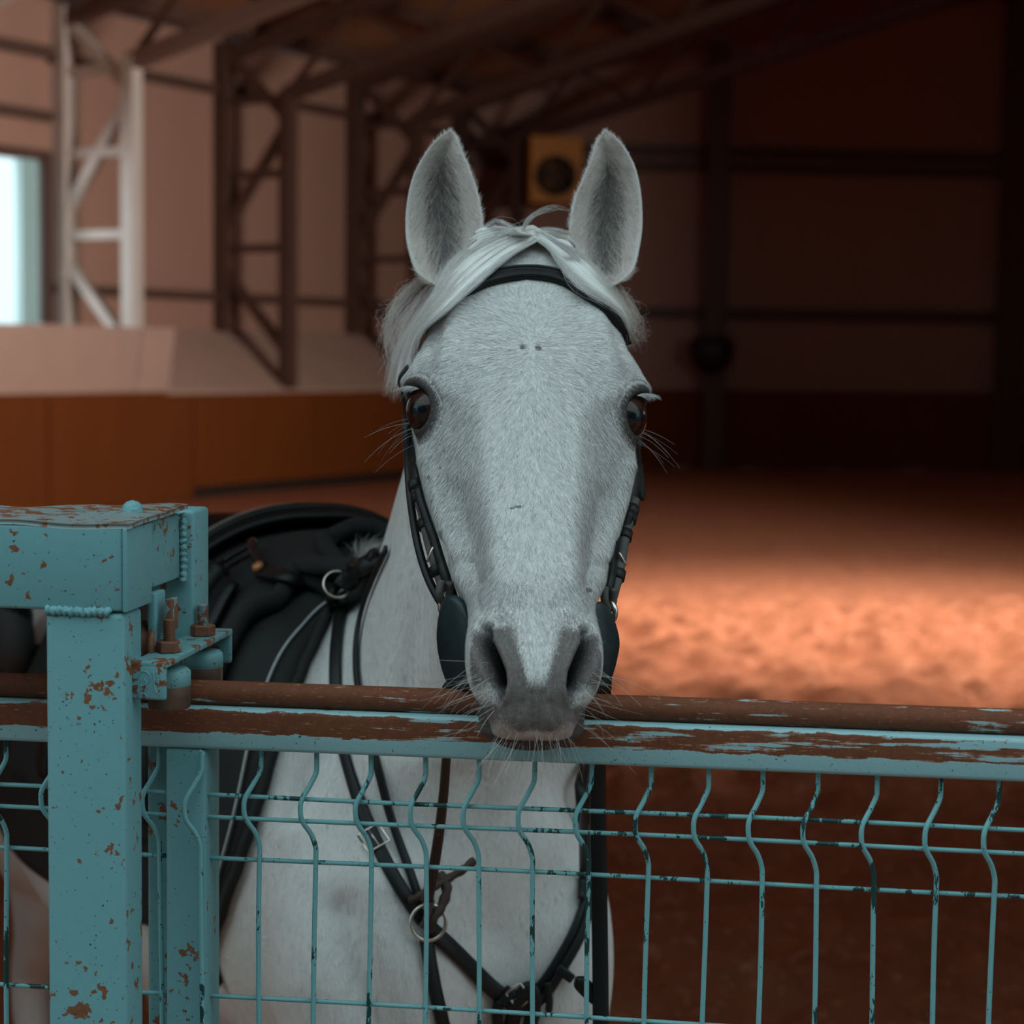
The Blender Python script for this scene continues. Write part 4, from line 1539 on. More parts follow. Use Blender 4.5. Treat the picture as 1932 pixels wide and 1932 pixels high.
B2 = bundle([(835, 505, 2.02), (780, 530, 2.02), (744, 570, 2.02), (728, 620, 2.02), (738, 672, 2.02)],
            [(860, 520, 2.0), (815, 560, 2.0), (775, 620, 1.99), (752, 690, 1.985), (745, 748, 1.98)], 600, 12, wob=.005, lens=(.5, 1.0), fly=.3)
B3 = bundle([(1004, 446, N_), (1050, 452, N_), (1100, 482, N_), (1150, 535, N_), (1186, 590, 1.945), (1200, 645, 1.95)],
            [(1002, 468, N_), (1032, 492, N_), (1066, 540, N_), (1112, 575, N_), (1160, 612, N_), (1184, 660, 1.93)], 380, 13, lens=(.5, 1.0), offs=(.0115, .0155), fly=.15)
B4 = bundle([(1012, 452, N_), (985, 432, N_), (950, 420, 2.0), (915, 418, 2.0), (885, 432, 1.99)],
            [(1010, 466, N_), (980, 460, N_), (940, 466, N_), (900, 486, N_), (870, 515, N_)], 260, 14, lens=(.7, 1.0))
B5 = bundle([(992, 440, 2.0), (1025, 432, 2.0), (1060, 436, 2.0), (1090, 445, 2.0)],
            [(998, 458, N_), (1035, 462, N_), (1075, 476, N_), (1110, 500, N_)], 220, 15, lens=(.7, 1.0))
B6 = bundle([(980, 444, 1.97), (990, 420, 1.965), (1012, 400, 1.96), (1045, 391, 1.955), (1078, 396, 1.955)],
            [(986, 446, 1.97), (1000, 424, 1.965), (1022, 407, 1.96), (1050, 398, 1.955), (1076, 404, 1.955)], 34, 16, lens=(.6, 1.0), thick=(.00018, .00028))
B7 = bundle([(900, 440, 1.98), (930, 415, 1.98), (960, 428, 1.97), (985, 448, 1.96)], [(910, 436, 1.98), (950, 425, 1.98), (975, 436, 1.97), (1000, 452, 1.96)], 30, 17, lens=(.7, 1.1), wob=.006)
B8 = bundle([(1150, 520, 2.0), (1185, 560, 2.0), (1204, 610, 2.0), (1206, 658, 2.0)], [(1122, 530, 1.99), (1156, 580, 1.98), (1180, 620, 1.97), (1190, 664, 1.97)], 300, 18, wob=.005, lens=(.5, 1.0), fly=.4)
fl, fr_ = [], []
for b in (B1, B3, B4, B5, B6, B7):
    fl.append(b[0])
    fr_.append(b[1])
P = np.concatenate(fl)
strand_mesh('forelock', P, np.concatenate(fr_), M_HAIR, horse, hair_cols(len(P), 21), kind='stuff')
P, R_ = np.concatenate([B2[0], B8[0]]), np.concatenate([B2[1], B8[1]])
strand_mesh('mane', P, R_, M_HAIR, horse, hair_cols(len(P), 22, (.92, .80, .75)), kind='stuff')
# tuft of mane on the withers
r = rnd(31)
pts = []
for i in range(420):
    a = at(684 + r.normal(0, 12), 1052 + r.normal(0, 7), 2.40 + r.normal(0, .02))
    q, nn, ix, ds = BODY_BVH.find_nearest(Vector(a))
    a = np.array(q)
    d = np.array([.25 + r.normal(0, .4), r.normal(0, .3), 1.0 + r.normal(0, .2)])
    d /= np.linalg.norm(d)
    L = r.uniform(.02, .045)
    u = np.linspace(0, 1, 8)[:, None]
    pts.append(a + d * L * u + np.array([.5, -.2, -.5]) * L * .45 * u ** 2)
strand_mesh('withers_mane', np.array(pts), r.uniform(.00018, .0003, 420), M_HAIR, horse, hair_cols(420, 32), kind='stuff')

# short fur lying on the face, a single tapering blade each
def fur(V, N, Fq, count, seed, col_fn, flow_fn, length, width, lift, name):
    r = rnd(seed)
    A, Bb, Cc, D = V[Fq[:, 0]], V[Fq[:, 1]], V[Fq[:, 2]], V[Fq[:, 3]]
    ar = np.linalg.norm(np.cross(Cc - A, D - Bb), axis=1) / 2
    view = CAM - (A + Cc) / 2
    view /= np.linalg.norm(view, axis=1)[:, None]
    fn = np.cross(Cc - A, D - Bb)
    fn /= np.linalg.norm(fn, axis=1)[:, None] + 1e-12
    wts = ar
    cs = np.cumsum(wts)
    idx = np.searchsorted(cs, r.random(count) * cs[-1])
    idx = np.minimum(idx, len(Fq) - 1)
    u, v = r.random(count)[:, None], r.random(count)[:, None]
    q = Fq[idx]
    w = [(1 - u) * (1 - v), u * (1 - v), u * v, (1 - u) * v]
    p = sum(w[j] * V[q[:, j]] for j in range(4))
    n = sum(w[j] * N[q[:, j]] for j in range(4))
    n /= np.linalg.norm(n, axis=1)[:, None]
    return p, n, q[:, 0], r


def blades(name, p, n, d, L, W, lift, col, mat, parent):
    d = d - n * np.sum(d * n, 1)[:, None]
    d /= np.linalg.norm(d, axis=1)[:, None] + 1e-9
    s = np.cross(d, n)
    tipd = d * np.cos(lift)[:, None] + n * np.sin(lift)[:, None]
    a = p - s * (W / 2)[:, None] + n * .0002
    b = p + s * (W / 2)[:, None] + n * .0002
    mid = p + tipd * (L * .55)[:, None]
    c1, c2 = mid + s * (W * .36)[:, None], mid - s * (W * .36)[:, None]
    t = p + (d * np.cos(lift * .3)[:, None] + n * np.sin(lift * .3)[:, None]) * L[:, None]
    V = np.stack([a, b, c1, c2, t, t + s * (W * .06)[:, None]], 1).reshape(-1, 3)
    k = np.arange(len(p))[:, None] * 6
    F = np.concatenate([k + np.array([[0, 1, 2, 3]]), k + np.array([[3, 2, 5, 4]])]).reshape(-1, 4)
    return mesh_obj(name, V, F, mat, parent, True, np.repeat(col, 6, 0))


quad = np.array(HF)
mv = (VV[quad[:, 0]] > -.15) & (eye_rr[quad].min(1) > 1.05) & (SS[quad[:, 0]] > -.02) & (SS[quad[:, 0]] < .598)
vis = quad[mv]
p, n, q0, r = fur(HV2, HN2, vis, 165000, 41, None, None, 0, 0, 0, '')
X_, Y_ = proj(p)
fx, fy = X_ - 1003, Y_ - 655
rad = np.hypot(fx, fy) + 1e-6
up_ = sstep(30, -40, fy)
dx = fx / rad * (.75 - .4 * sstep(60, 400, rad)) + .25 * np.sign(fx) * sstep(0, 120, np.abs(fx))
dy = np.where(fy > 0, .35 + .65 * sstep(0, 160, fy), -(.3 + .5 * sstep(0, 80, -fy)))
mzf = sstep(1180, 1260, Y_)
dx = dx * (1 - .5 * mzf)
d = dx[:, None] * _r - dy[:, None] * _u + r.normal(0, .16, (len(p), 3))
hm = HCOL[q0]
dk = np.clip(hm[:, 0] + r.normal(0, .16, len(p)), 0, 1)
wt = np.array([.72, .71, .695])[None] * (1 + r.normal(0, .08, (len(p), 1)))
gr = r.random(len(p)) < (.03 + .42 * hm[:, 1])
wt[gr] *= r.uniform(.38, .7, gr.sum())[:, None]
sk = np.array([.17, .140, .130])[None] * (1 + r.normal(0, .35, (len(p), 1)))
sk = sk * (1 - .82 * np.clip(hm[:, 1:2], 0, 1))
cc = np.clip(wt * (1 - dk[:, None]) + sk * dk[:, None], .012, .85)
pk = hm[:, 2:3] * .5
cc = cc * (1 - pk) + np.array([[.40, .30, .27]]) * pk
L = r.uniform(.0045, .0085, len(p)) * (1 - .55 * np.clip(hm[:, 0], 0, 1)) * (1 - .4 * mzf)
keep = r.random(len(p)) > .75 * hm[:, 0]
f_o = blades('face_fur', p[keep], n[keep], d[keep], L[keep], r.uniform(.00022, .0004, keep.sum()), r.uniform(.10, .30, keep.sum()), cc[keep], M_FUR, horse)
tag(f_o, kind='stuff')

# coat hair on neck and breast where the photo shows its grain
bq4 = np.array([f for f in BF if len(f) == 4])
cen = BV[bq4].mean(1)
cx4, cy4 = proj(cen)
fnn = np.cross(BV[bq4[:, 2]] - BV[bq4[:, 0]], BV[bq4[:, 3]] - BV[bq4[:, 1]])
fnn /= np.linalg.norm(fnn, axis=1)[:, None] + 1e-12
vn = np.zeros_like(BV)
for j in range(4):
    np.add.at(vn, bq4[:, j], fnn)
vn /= np.linalg.norm(vn, axis=1)[:, None] + 1e-12
if np.mean(np.sum(vn * (BV - BV.mean(0)), 1)) < 0:
    vn = -vn
    fnn = -fnn
sel = (cen[:, 1] < 2.45 + .25 * rnd(46).random(len(cen))) & (cen[:, 2] > .75)
p, n, q0, r = fur(BV, vn, bq4[sel], 150000, 47, None, None, 0, 0, 0, '')
d = np.array([0.05, -.1, -1.0])[None] + r.normal(0, .16, (len(p), 3))
cc = np.array([.80, .79, .775])[None] * (1 + r.normal(0, .045, (len(p), 1)))
gk = r.random(len(p)) < .045
cc[gk] *= r.uniform(.45, .75, gk.sum())[:, None]
o_f = blades('coat_fur', p, n, d, r.uniform(.006, .010, len(p)), r.uniform(.0004, .0006, len(p)), r.uniform(.06, .16, len(p)), np.clip(cc, .05, .85), M_FUR, horse)
tag(o_f, kind='stuff')

# ear fur: fuzzy outside and rims, long soft hair inside
for E, sgn in ((EL, -1), (ER, 1)):
    Vg = E[3]
    nt, nq2 = Vg.shape[:2]
    nq = nq2 // 2
    r = rnd(51 + sgn)
    # inside hair grows from both flanks towards the middle and up
    m = 3200
    ti = r.random(m) ** .8 * .93
    side = r.random(m) < .5
    qj = np.where(side, r.beta(1.2, 2.6, m) * .62, 1 - r.beta(1.2, 2.6, m) * .62)
    ii_ = ti * (nt - 1)
    jj_ = qj * (nq - 1)
    i0, j0 = np.minimum(ii_.astype(int), nt - 2), np.minimum(jj_.astype(int), nq - 2)
    base = Vg[i0, j0]
    up = Vg[np.minimum(i0 + 3, nt - 1), j0] - Vg[i0, j0]
    up /= np.linalg.norm(up, axis=1)[:, None] + 1e-9
    ctr = (Vg[i0, nq // 2] + Vg[i0, nq // 2 - 1]) / 2 - base
    cl = np.linalg.norm(ctr, axis=1)[:, None] + 1e-9
    ctr = ctr / cl
    outw = np.array([0, -1.0, .15])
    L = r.uniform(.008, .022, m) * (1 - .55 * ti)
    u = np.linspace(0, 1, 6)[None, :, None]
    dirn = up * .75 + ctr * np.where(cl > .004, .55, .1) + outw * r.uniform(.15, .55, m)[:, None] + r.normal(0, .18, (m, 3))
    dirn /= np.linalg.norm(dirn, axis=1)[:, None]
    P = base[:, None] + dirn[:, None] * L[:, None, None] * u + (up * .35 - outw * .25)[:, None] * L[:, None, None] * u ** 2
    mid = np.exp(-((qj - .5) / .20) ** 2) * sstep(.0, .12, ti) * (1 - sstep(.6, .85, ti))
    c = np.array([.95, .84, .79])[None] * (1 + r.normal(0, .12, (m, 1))) * (1 - .80 * mid[:, None] * (r.random((m, 1)) < .8))
    strand_mesh('ear_hair', P, r.uniform(.00013, .00022, m), M_HAIR, horse, np.clip(c, .03, .95), kind='stuff')
    # rim and back fuzz
    m = 4200
    ti = r.random(m)
    rim_ = r.random(m) < .6
    qj = np.where(rim_, np.where(r.random(m) < .5, r.random(m) * .06, 1 - r.random(m) * .06), r.random(m))
    i0 = np.minimum((ti * (nt - 1)).astype(int), nt - 2)
    j0 = np.minimum((qj * (nq - 1)).astype(int), nq - 2)
    back = r.random(m) < .35
    jv = np.where(back, nq2 - 1 - j0, j0)
    base = Vg[i0, jv] + (Vg[i0 + 1, jv] - Vg[i0, jv]) * r.random((m, 1))
    up = Vg[np.minimum(i0 + 2, nt - 1), jv] - Vg[i0, jv]
    up /= np.linalg.norm(up, axis=1)[:, None] + 1e-9
    eout = np.where((qj < .5)[:, None], Vg[i0, 0] - Vg[i0, nq - 1], Vg[i0, nq - 1] - Vg[i0, 0])
    eout /= np.linalg.norm(eout, axis=1)[:, None] + 1e-9
    dirn = up * .8 + eout * r.uniform(.1, .75, m)[:, None] * np.where(rim_, 1, .2)[:, None] + np.array([0, -.25, 0]) * np.where(back, -1, 1)[:, None] + r.normal(0, .15, (m, 3))
    dirn /= np.linalg.norm(dirn, axis=1)[:, None]
    L = r.uniform(.003, .0075, m) * np.where(ti < .12, 1.8, 1)
    P = base[:, None] + dirn[:, None] * L[:, None, None] * np.linspace(0, 1, 4)[None, :, None]
    c = np.array([.95, .86, .82])[None] * (1 + r.normal(0, .13, (m, 1)))
    strand_mesh('ear_fuzz', P, r.uniform(.00014, .0002, m), M_HAIR, horse, np.clip(c, .03, .95), kind='stuff')

# hair streaming off the base of the right ear
r = rnd(61)
# eyelashes
for Pc, nw, ax, bx2, sgn in EYE:
    up = bx2 if bx2[2] > 0 else -bx2
    pts = []
    for i in range(90):
        a = r.uniform(-1.35, -.45)
        st = Pc + ax * .024 * math.sin(a) + up * .0172 * math.cos(a) + nw * .0062
        d = nw * .75 + up * .20 + EU * sgn * .55 + ax * (.25 * a) + np.array([0, -.1, -.30]) + r.normal(0, .10, 3)
        d /= np.linalg.norm(d)
        L = r.uniform(.008, .016)
        u = np.linspace(0, 1, 7)[:, None]
        pts.append(st + d * L * u + np.array([0, 0, -1]) * L * .35 * u ** 2)
    strand_mesh('eyelashes', np.array(pts), np.full(90, .00020), M_HAIR, horse, hair_cols(90, 62, (.8, .8, .8), .1, .1), kind='stuff')
# long tactile hairs: below the eyes, on the muzzle and the chin
pts = []
for Pc, nw, ax, bx2, sgn in EYE:
    dn = -bx2 if bx2[2] > 0 else bx2
    for i in range(9):
        s0 = Pc + dn * r.uniform(.024, .034) + ax * r.uniform(-.012, .014)
        q, nn, ix, ds = HEAD_BVH.find_nearest(Vector(s0))
        d = EU * sgn * 1.0 + nw * .3 + np.array([0, 0, -.45]) + r.normal(0, .18, 3)
        d /= np.linalg.norm(d)
        L = r.uniform(.02, .05)
        u = np.linspace(0, 1, 12)[:, None]
        pts.append(np.array(q) + d * L * u + np.array([0, 0, -1]) * L * r.uniform(.2, .6) * u ** 2)
for i in range(150):
    sgn = -1 if r.random() < .55 else 1
    kind_ = r.random()
    if kind_ < .45:
        px_, py_ = (r.uniform(888, 935) if sgn < 0 else r.uniform(1085, 1128)), r.uniform(1250, 1380)
        d = EU * sgn * 1.0 + np.array([0, -.35, -.25]) + r.normal(0, .3, 3)
    else:
        px_, py_ = r.uniform(930, 1085), r.uniform(1385, 1414)
        d = EU * .9 * (px_ - 1005) / 80 + np.array([0, -.3, -1.0]) + r.normal(0, .22, 3)
    h_, nn = ray(ALL_BVH, px_, py_)
    if h_ is None or h_[1] > 1.75:
        continue
    d /= np.linalg.norm(d)
    L = r.uniform(.012, .045) * (1.25 if kind_ < .45 else .8)
    u = np.linspace(0, 1, 12)[:, None]
    bend = np.array([r.normal(0, .5), -.2, r.uniform(-.9, .2)])
    pts.append(h_ + d * L * u + bend * L * .45 * u ** 2)
P = np.array(pts)
strand_mesh('whiskers', P, r.uniform(.00014, .00024, len(P)), M_HAIR, horse, hair_cols(len(P), 63, (.8, .76, .74), .12, .3), kind='stuff')
# ------------------------------------------------------------------ tack
def leather(name, c=(.008, .009, .0095), rough=.48, var=.5):
    m = NT(name)
    v = m.coord()
    col = m.mix(m.noise(70, v, 4, .65), tuple(k * (1 - var) for k in c), tuple(k * (1 + var) for k in c))
    col = m.mix(m.math('MULTIPLY', m.math('GREATER_THAN', m.noise(34, v, 5, .7), .66), .6), col, tuple(min(1, k * 4.0) for k in c))
    m.bump(m.noise(420, v, 3), .35, .0008)
    return m.done(col, rough, 0, .3)


M_LEA = leather('black_leather')
M_LEAW = leather('worn_grey_leather', (.075, .068, .064), .6, .4)
M_BRN = leather('dark_brown_leather', (.040, .024, .018), .55, .4)
M_RUB = leather('black_rubber', (.013, .024, .027), .36, .5)
M_FELT = simple('black_felt', (.010, .010, .0105), .9, .4, 120, bump=.5, bd=.001)
M_PAD = simple('black_saddle_cloth', (.006, .0065, .007), .8, .4, 160, bump=.6, bd=.001)
M_CHR = simple('nickel_metal', (.62, .56, .5), .28, .1, 30, metal=1.0, bump=0)
M_PIPE = simple('pale_piping', (.32, .34, .34), .7, .25, 150, bump=.4)


def sil_Y(py, sgn):
    k = (np.abs(QY - py) < 4) & (VV > -.15) & (np.sign(U) == sgn)
    return HV2[k][np.argmin(QX[k]), 1]


def face_path(pts, sgn, dy=0.0, n=40):
    """rows (px, py): path hugging the side of the head at the depth of its silhouette"""
    return catmull([at(a, b, sil_Y(min(max(b, 560), 1240), sgn) + dy) for a, b in pts], n)


def strap_at(pts, w, th, mat, parent, name, n=40, facing=None, crown=.0):
    V, F = ribbon(pts, facing if facing is not None else np.array([0, -1, .15]), w, th, crown)
    return mesh_obj(name, V, F, mat, parent)


def lift(P, off, bvh=None):
    """keep a strap path at least off metres outside the skin"""
    P = np.array(P)
    for _ in range(2):
        for i, p in enumerate(P):
            q, nn, ix, ds = (bvh or HEAD_BVH).find_nearest(Vector(p))
            s_ = (p - np.array(q)) @ np.array(nn)
            if s_ < off and ds < .05:
                P[i] = np.array(q) + np.array(nn) * off
        P[1:-1] = (P[:-2] + 4 * P[1:-1] + P[2:]) / 6
    return P


bridle = empty('bridle', T0 + np.array([0, 0, .02]), 'black leather bridle with rubber bit guards on the horse head', 'bridle')
# brow band
bp = [(806, 612), (824, 592), (850, 570), (880, 551), (915, 535), (960, 524), (1002, 521), (1045, 526), (1088, 545), (1122, 570), (1148, 596), (1168, 622), (1182, 650)]
P, Nn = [], []
for a, b in catmull(bp, 60):
    h_, nn = ray(HEAD_BVH, a, b)
    if h_ is None:
        q, nn, ix, ds = HEAD_BVH.find_nearest(Vector(at(a, b, 1.93)))
        h_, nn = np.array(q), np.array(nn)
    P.append(h_ + nn * .004)
    Nn.append(nn)
P, Nn = np.array(P), np.array(Nn)
for _ in range(6):
    P[1:-1] = (P[:-2] + 2 * P[1:-1] + P[2:]) / 4
    Nn[1:-1] = (Nn[:-2] + 2 * Nn[1:-1] + Nn[2:]) / 4
bb = mesh_obj('browband', *ribbon(P, Nn, .0205, .005, .25), M_LEA, bridle)
T = np.gradient(P, axis=0)
T /= np.linalg.norm(T, axis=1)[:, None]
S = np.cross(T, Nn)
S /= np.linalg.norm(S, axis=1)[:, None]
for o_, rr_ in ((-.0088, .0019), (-.0035, .0013), (.0088, .0019)):
    mesh_obj('raised_edge', *tube(P + S * o_ + Nn * .0030, rr_, 8), M_LEA, bb)
CHEEK_TOP = {}
LFT = dict(sgn=-1, cheek=[(775, 705), (770, 770), (774, 830), (781, 885), (790, 930)], loop=[(787, 915), (797, 960), (806, 1005), (818, 1050), (829, 1085), (838, 1110)],
           front=[(792, 920), (806, 975), (822, 1030), (836, 1075), (848, 1110), (856, 1132)], throat=[(768, 740), (766, 810), (769, 880), (775, 950), (786, 1020), (803, 1080), (824, 1125), (842, 1150)],
           keep=[(787, 915), (790, 940), (799, 985), (826, 1078)], pin=((806, 1060), (817, 1032)), ring=(842, 1118))
RGT = dict(sgn=1, cheek=[(1206, 700), (1208, 770), (1198, 830), (1191, 890), (1188, 945)], loop=[(1187, 940), (1183, 975), (1177, 1020), (1170, 1060), (1163, 1095), (1155, 1125)],
           front=[(1180, 965), (1166, 1010), (1153, 1060), (1144, 1100), (1137, 1130)], throat=[(1196, 800), (1198, 860), (1198, 920), (1196, 965)],
           keep=[(1186, 955), (1183, 982), (1178, 1016), (1165, 1082)], pin=((1168, 1042), (1181, 1066)), ring=(1150, 1130))
for D_ in (LFT, RGT):
    sg = D_['sgn']
    fc = np.array([sg * .75, -.62, .1])
    cp = face_path(D_['cheek'], sg, .012)
    cp[:, 1] += np.linspace(.040, 0, 40)          # runs behind the orbit
    cp = lift(cp, .0055)
    CHEEK_TOP[sg] = cp[:4].copy()
    ck = mesh_obj('cheek_strap', *ribbon(cp, fc, .0125, .0045, .3), M_LEA, bridle)
    lp = lift(face_path(D_['loop'], sg, .010), .0065)
    lo_ = mesh_obj('billet_strap', *ribbon(lp, fc, .0105, .006, .35), M_LEAW, bridle)
    fp = lift(face_path(D_['front'], sg, .002), .0050)
    mesh_obj('lined_strap', *ribbon(fp, fc, .0095, .0045, .3), M_LEA, bridle)
    mesh_obj('throatlatch', *ribbon(lift(face_path(D_['throat'], sg, .03), .0050), np.array([sg * .6, -.7, 0]), .0075, .004, .3), M_LEA, bridle)
    for a, b in D_['keep']:
        c = face_path([(a, b - 4), (a, b), (a + sg * -1, b + 4)], sg, .0095, 5)[2]
        i = np.argmin(np.linalg.norm(lp - c, axis=1))
        t = lp[min(i + 1, 39)] - lp[max(i - 1, 0)]
        t /= np.linalg.norm(t)
        c = lp[i]
        mesh_obj('keeper', *tube(np.array([c - t * .0052, c - t * .0046, c + t * .0046, c + t * .0052]), np.array([.0064, .0074, .0074, .0064]), 14), M_LEA, lo_)
    (a, b), (c, d) = D_['pin']
    Ya = sil_Y(b, sg)
    mesh_obj('buckle_tongue', *tube(catmull([at(a, b, Ya - .004), at((a + c) / 2, (b + d) / 2, Ya - .006), at(c, d, Ya - .004)], 8), .0012, 8), M_CHR, lo_)
    # loop of the cheek piece round the bit ring
    a, b = D_['ring']
    Yr = sil_Y(b, sg)
    mesh_obj('strap_loop', *tube(catmull([at(a - 9, b - 22, Yr), at(a - 11 + sg * 2, b + 2, Yr - .004), at(a - 4, b + 20, Yr), at(a + 6, b + 6, Yr + .004), at(a + 7, b - 20, Yr + .002)], 24), .0038, 10), M_LEAW, lo_)
    bit = mesh_obj('bit_ring', *torus(at(a - sg * 2, b + 24, Yr + .006), np.array([.8, .6 * sg, 0]), .0095, .0028), M_CHR, bridle)
# head piece over the poll behind the ears, lying on the skin and joined to both cheek straps
hp = catmull([CHEEK_TOP[-1][3], CHEEK_TOP[-1][0], at(806, 600, 2.02), at(846, 480, 2.075), at(985, 428, 2.085), at(1118, 480, 2.085), at(1160, 590, 2.03), CHEEK_TOP[1][0], CHEEK_TOP[1][3]], 90)
hn = np.zeros_like(hp)
for _ in range(3):
    for i, p in enumerate(hp):
        c_ = []
        for bvh in (HEAD_BVH, BODY_BVH):
            q, nn, ix, ds = bvh.find_nearest(Vector(p))
            nn = np.array(nn)
            if nn @ (np.array(q) - np.array([.01, 2.06, 1.70])) < 0:
                nn = -nn
            c_.append(((p - np.array(q)) @ nn, np.array(q), nn))
        s_, q, nn = min(c_, key=lambda e: e[0])
        hn[i] = nn
        if 2 < i < 87:
            hp[i] = p + nn * (.0065 - s_) * .8
    hp[1:-1] = (hp[:-2] + 2 * hp[1:-1] + hp[2:]) / 4
    hn[1:-1] = (hn[:-2] + 2 * hn[1:-1] + hn[2:]) / 4
mesh_obj('headpiece', *ribbon(hp, hn, np.interp(np.arange(90), [0, 22, 67, 89], [.014, .024, .024, .014]), .0045, .1), M_LEA, bridle)
# hanging strap ends on the off side
mesh_obj('strap_end', *ribbon(lift(catmull([at(1192, 800, 1.90), at(1197, 850, 1.895), at(1205, 900, 1.89), at(1211, 945, 1.89)], 20), .0065), np.array([.5, -.8, .1]), np.concatenate([np.full(16, .0115), [.0112, .010, .0075, .003]]), .004, .2), M_LEA, bridle)


def plate(outline, Y0, slope, sgn, th, mat, parent, name, x_in):
    """rubber plate: photo outline given real depth (outer edge farther back) and thickness"""
    O = catmull(outline, 40, closed=True)
    fr = np.array([at(a, b, Y0 + slope * abs(a - x_in) / 1000) for a, b in O])
    nrm = np.array([sgn * .78, -.62, .05])
    nrm /= np.linalg.norm(nrm)
    c = fr.mean(0)
    rings = [fr + (c - fr) * .10 + nrm * th * .5, fr + nrm * th * .32, fr - nrm * th * .32, fr + (c - fr) * .10 - nrm * th * .5]
    V = np.vstack(rings)
    F = [tuple(f) for f in grid_faces(4, 40, wrap=True)] + [tuple(range(40))[::-1], tuple(range(120, 160))]
    return mesh_obj(name, V, F, mat, parent)


plate([(856, 1123), (873, 1137), (886, 1165), (895, 1205), (898, 1255), (890, 1292), (868, 1297), (848, 1286), (836, 1252), (829, 1205), (833, 1160), (843, 1130)], 1.672, .55, -1, .010, M_RUB, bridle, 'bit_guard', 895)
plate([(1128, 1135), (1112, 1152), (1106, 1180), (1112, 1230), (1120, 1288), (1135, 1303), (1150, 1276), (1161, 1235), (1163, 1205), (1155, 1172), (1143, 1145)], 1.690, .5, 1, .010, M_RUB, bridle, 'bit_guard', 1110)
plate([(850, 1283), (868, 1290), (884, 1293), (890, 1298), (872, 1301), (848, 1301), (838, 1297)], 1.70, .5, -1, .008, M_RUB, bridle, 'curb_strap', 880)
# brown rein from the bit to the ring of the breastplate
rein = catmull([at(858, 1280, 1.697), at(855, 1318, 1.745), at(852, 1360, 1.80), at(843, 1425, 1.86), at(838, 1490, 1.90), at(829, 1570, 1.94), at(818, 1640, 1.965), at(806, 1700, 1.985)], 50)
mesh_obj('rein', *ribbon(rein, np.array([.25, -.95, .1]), np.linspace(.0055, .0125, 50), .004, .25), M_BRN, bridle)
# long rein hanging on the off side
rr_ = catmull([at(1138, 1278, 1.704), at(1136, 1318, 1.745), at(1131, 1370, 1.81), at(1128, 1430, 1.86), at(1129, 1560, 1.88), at(1131, 1700, 1.885), at(1133, 1830, 1.885), at(1134, 1960, 1.88), at(1136, 2140, 1.89), (.10, 1.92, .55), (.115, 1.96, .20), (.14, 2.02, .03), (.22, 2.12, .012), (.34, 2.16, .012)], 90)
mesh_obj('rein', *ribbon(rr_, np.array([.1, -1, .0]), .0165, .004, .3), M_LEA, bridle)
rr_ = catmull([at(1127, 1420, 1.852), at(1116, 1480, 1.885), at(1102, 1545, 1.945), ray(BODY_BVH, 1098, 1620)[0] + np.array([0, -.035, 0]), ray(BODY_BVH, 1096, 1690)[0] + np.array([0, -.014, 0])], 40)
mesh_obj('rein', *ribbon(rr_, np.array([.1, -1, .0]), .0085, .004, .3), M_LEA, bridle)

# ---- breastplate draped over the chest
def drape(pts, off, n=50, Ymax=3.2):
    P, Nn = [], []
    last = None
    for a, b in catmull(pts, n):
        h_, nn = ray(BODY_BVH, a, b)
        if h_ is None or (last is not None and abs(h_[1] - last[1]) > .12):
            h_ = at(a, b, last[1] if last is not None else 2.1)
            nn = np.array([0, -1.0, 0])
        last = h_
        P.append(h_ + nn * off)
        Nn.append(nn)
    P, Nn = np.array(P), np.array(Nn)
    for _ in range(10):
        P[1:-1] = (P[:-2] + 2 * P[1:-1] + P[2:]) / 4
        Nn[1:-1] = (Nn[:-2] + 2 * Nn[1:-1] + Nn[2:]) / 4
    Nn /= np.linalg.norm(Nn, axis=1)[:, None]
    return P, Nn


bpl = empty('breastplate', ray(BODY_BVH, 798, 1742)[0], 'black leather breastplate with a nickel ring on the horse chest', 'breastplate')


def dstrap(name, pts, w, th=.0045, mat=None, off=.006, crown=.2, par=None, n=50):
    P, Nn = drape(pts, off, n)
    return mesh_obj(name, *ribbon(P, Nn, w, th, crown), mat or M_LEA, par or bpl), P, Nn


s1, P1, N1 = dstrap('shoulder_strap', [(648, 1150), (640, 1200), (637, 1250), (637, 1300), (645, 1380), (664, 1450), (692, 1545), (728, 1635), (768, 1700), (794, 1738)], .0155)
dstrap('shoulder_strap', [(738, 1036), (716, 1085), (694, 1140), (681, 1200), (679, 1260), (688, 1330), (705, 1400), (722, 1470), (742, 1560), (768, 1640), (792, 1715)], .0095, .004)
dstrap('chest_strap', [(806, 1752), (845, 1788), (890, 1832), (930, 1866), (962, 1886)], .0190)
dstrap('chest_strap', [(985, 1890), (1018, 1862), (1052, 1812), (1082, 1755), (1100, 1700), (1106, 1640), (1100, 1560), (1094, 1500), (1090, 1440)], .0120)
dstrap('chest_strap', [(980, 1900), (1022, 1880), (1060, 1822), (1090, 1760), (1106, 1700)], .0105, off=.011)
dstrap('girth_strap', [(800, 1770), (806, 1810), (815, 1860), (826, 1910), (838, 1965), (850, 2040)], .0160)
rc, rn = ray(BODY_BVH, 798, 1742)
mesh_obj('ring', *torus(rc + rn * .014, rn * .6 + np.array([0, -1, 0]) * .6, .0195, .0022), M_CHR, bpl)
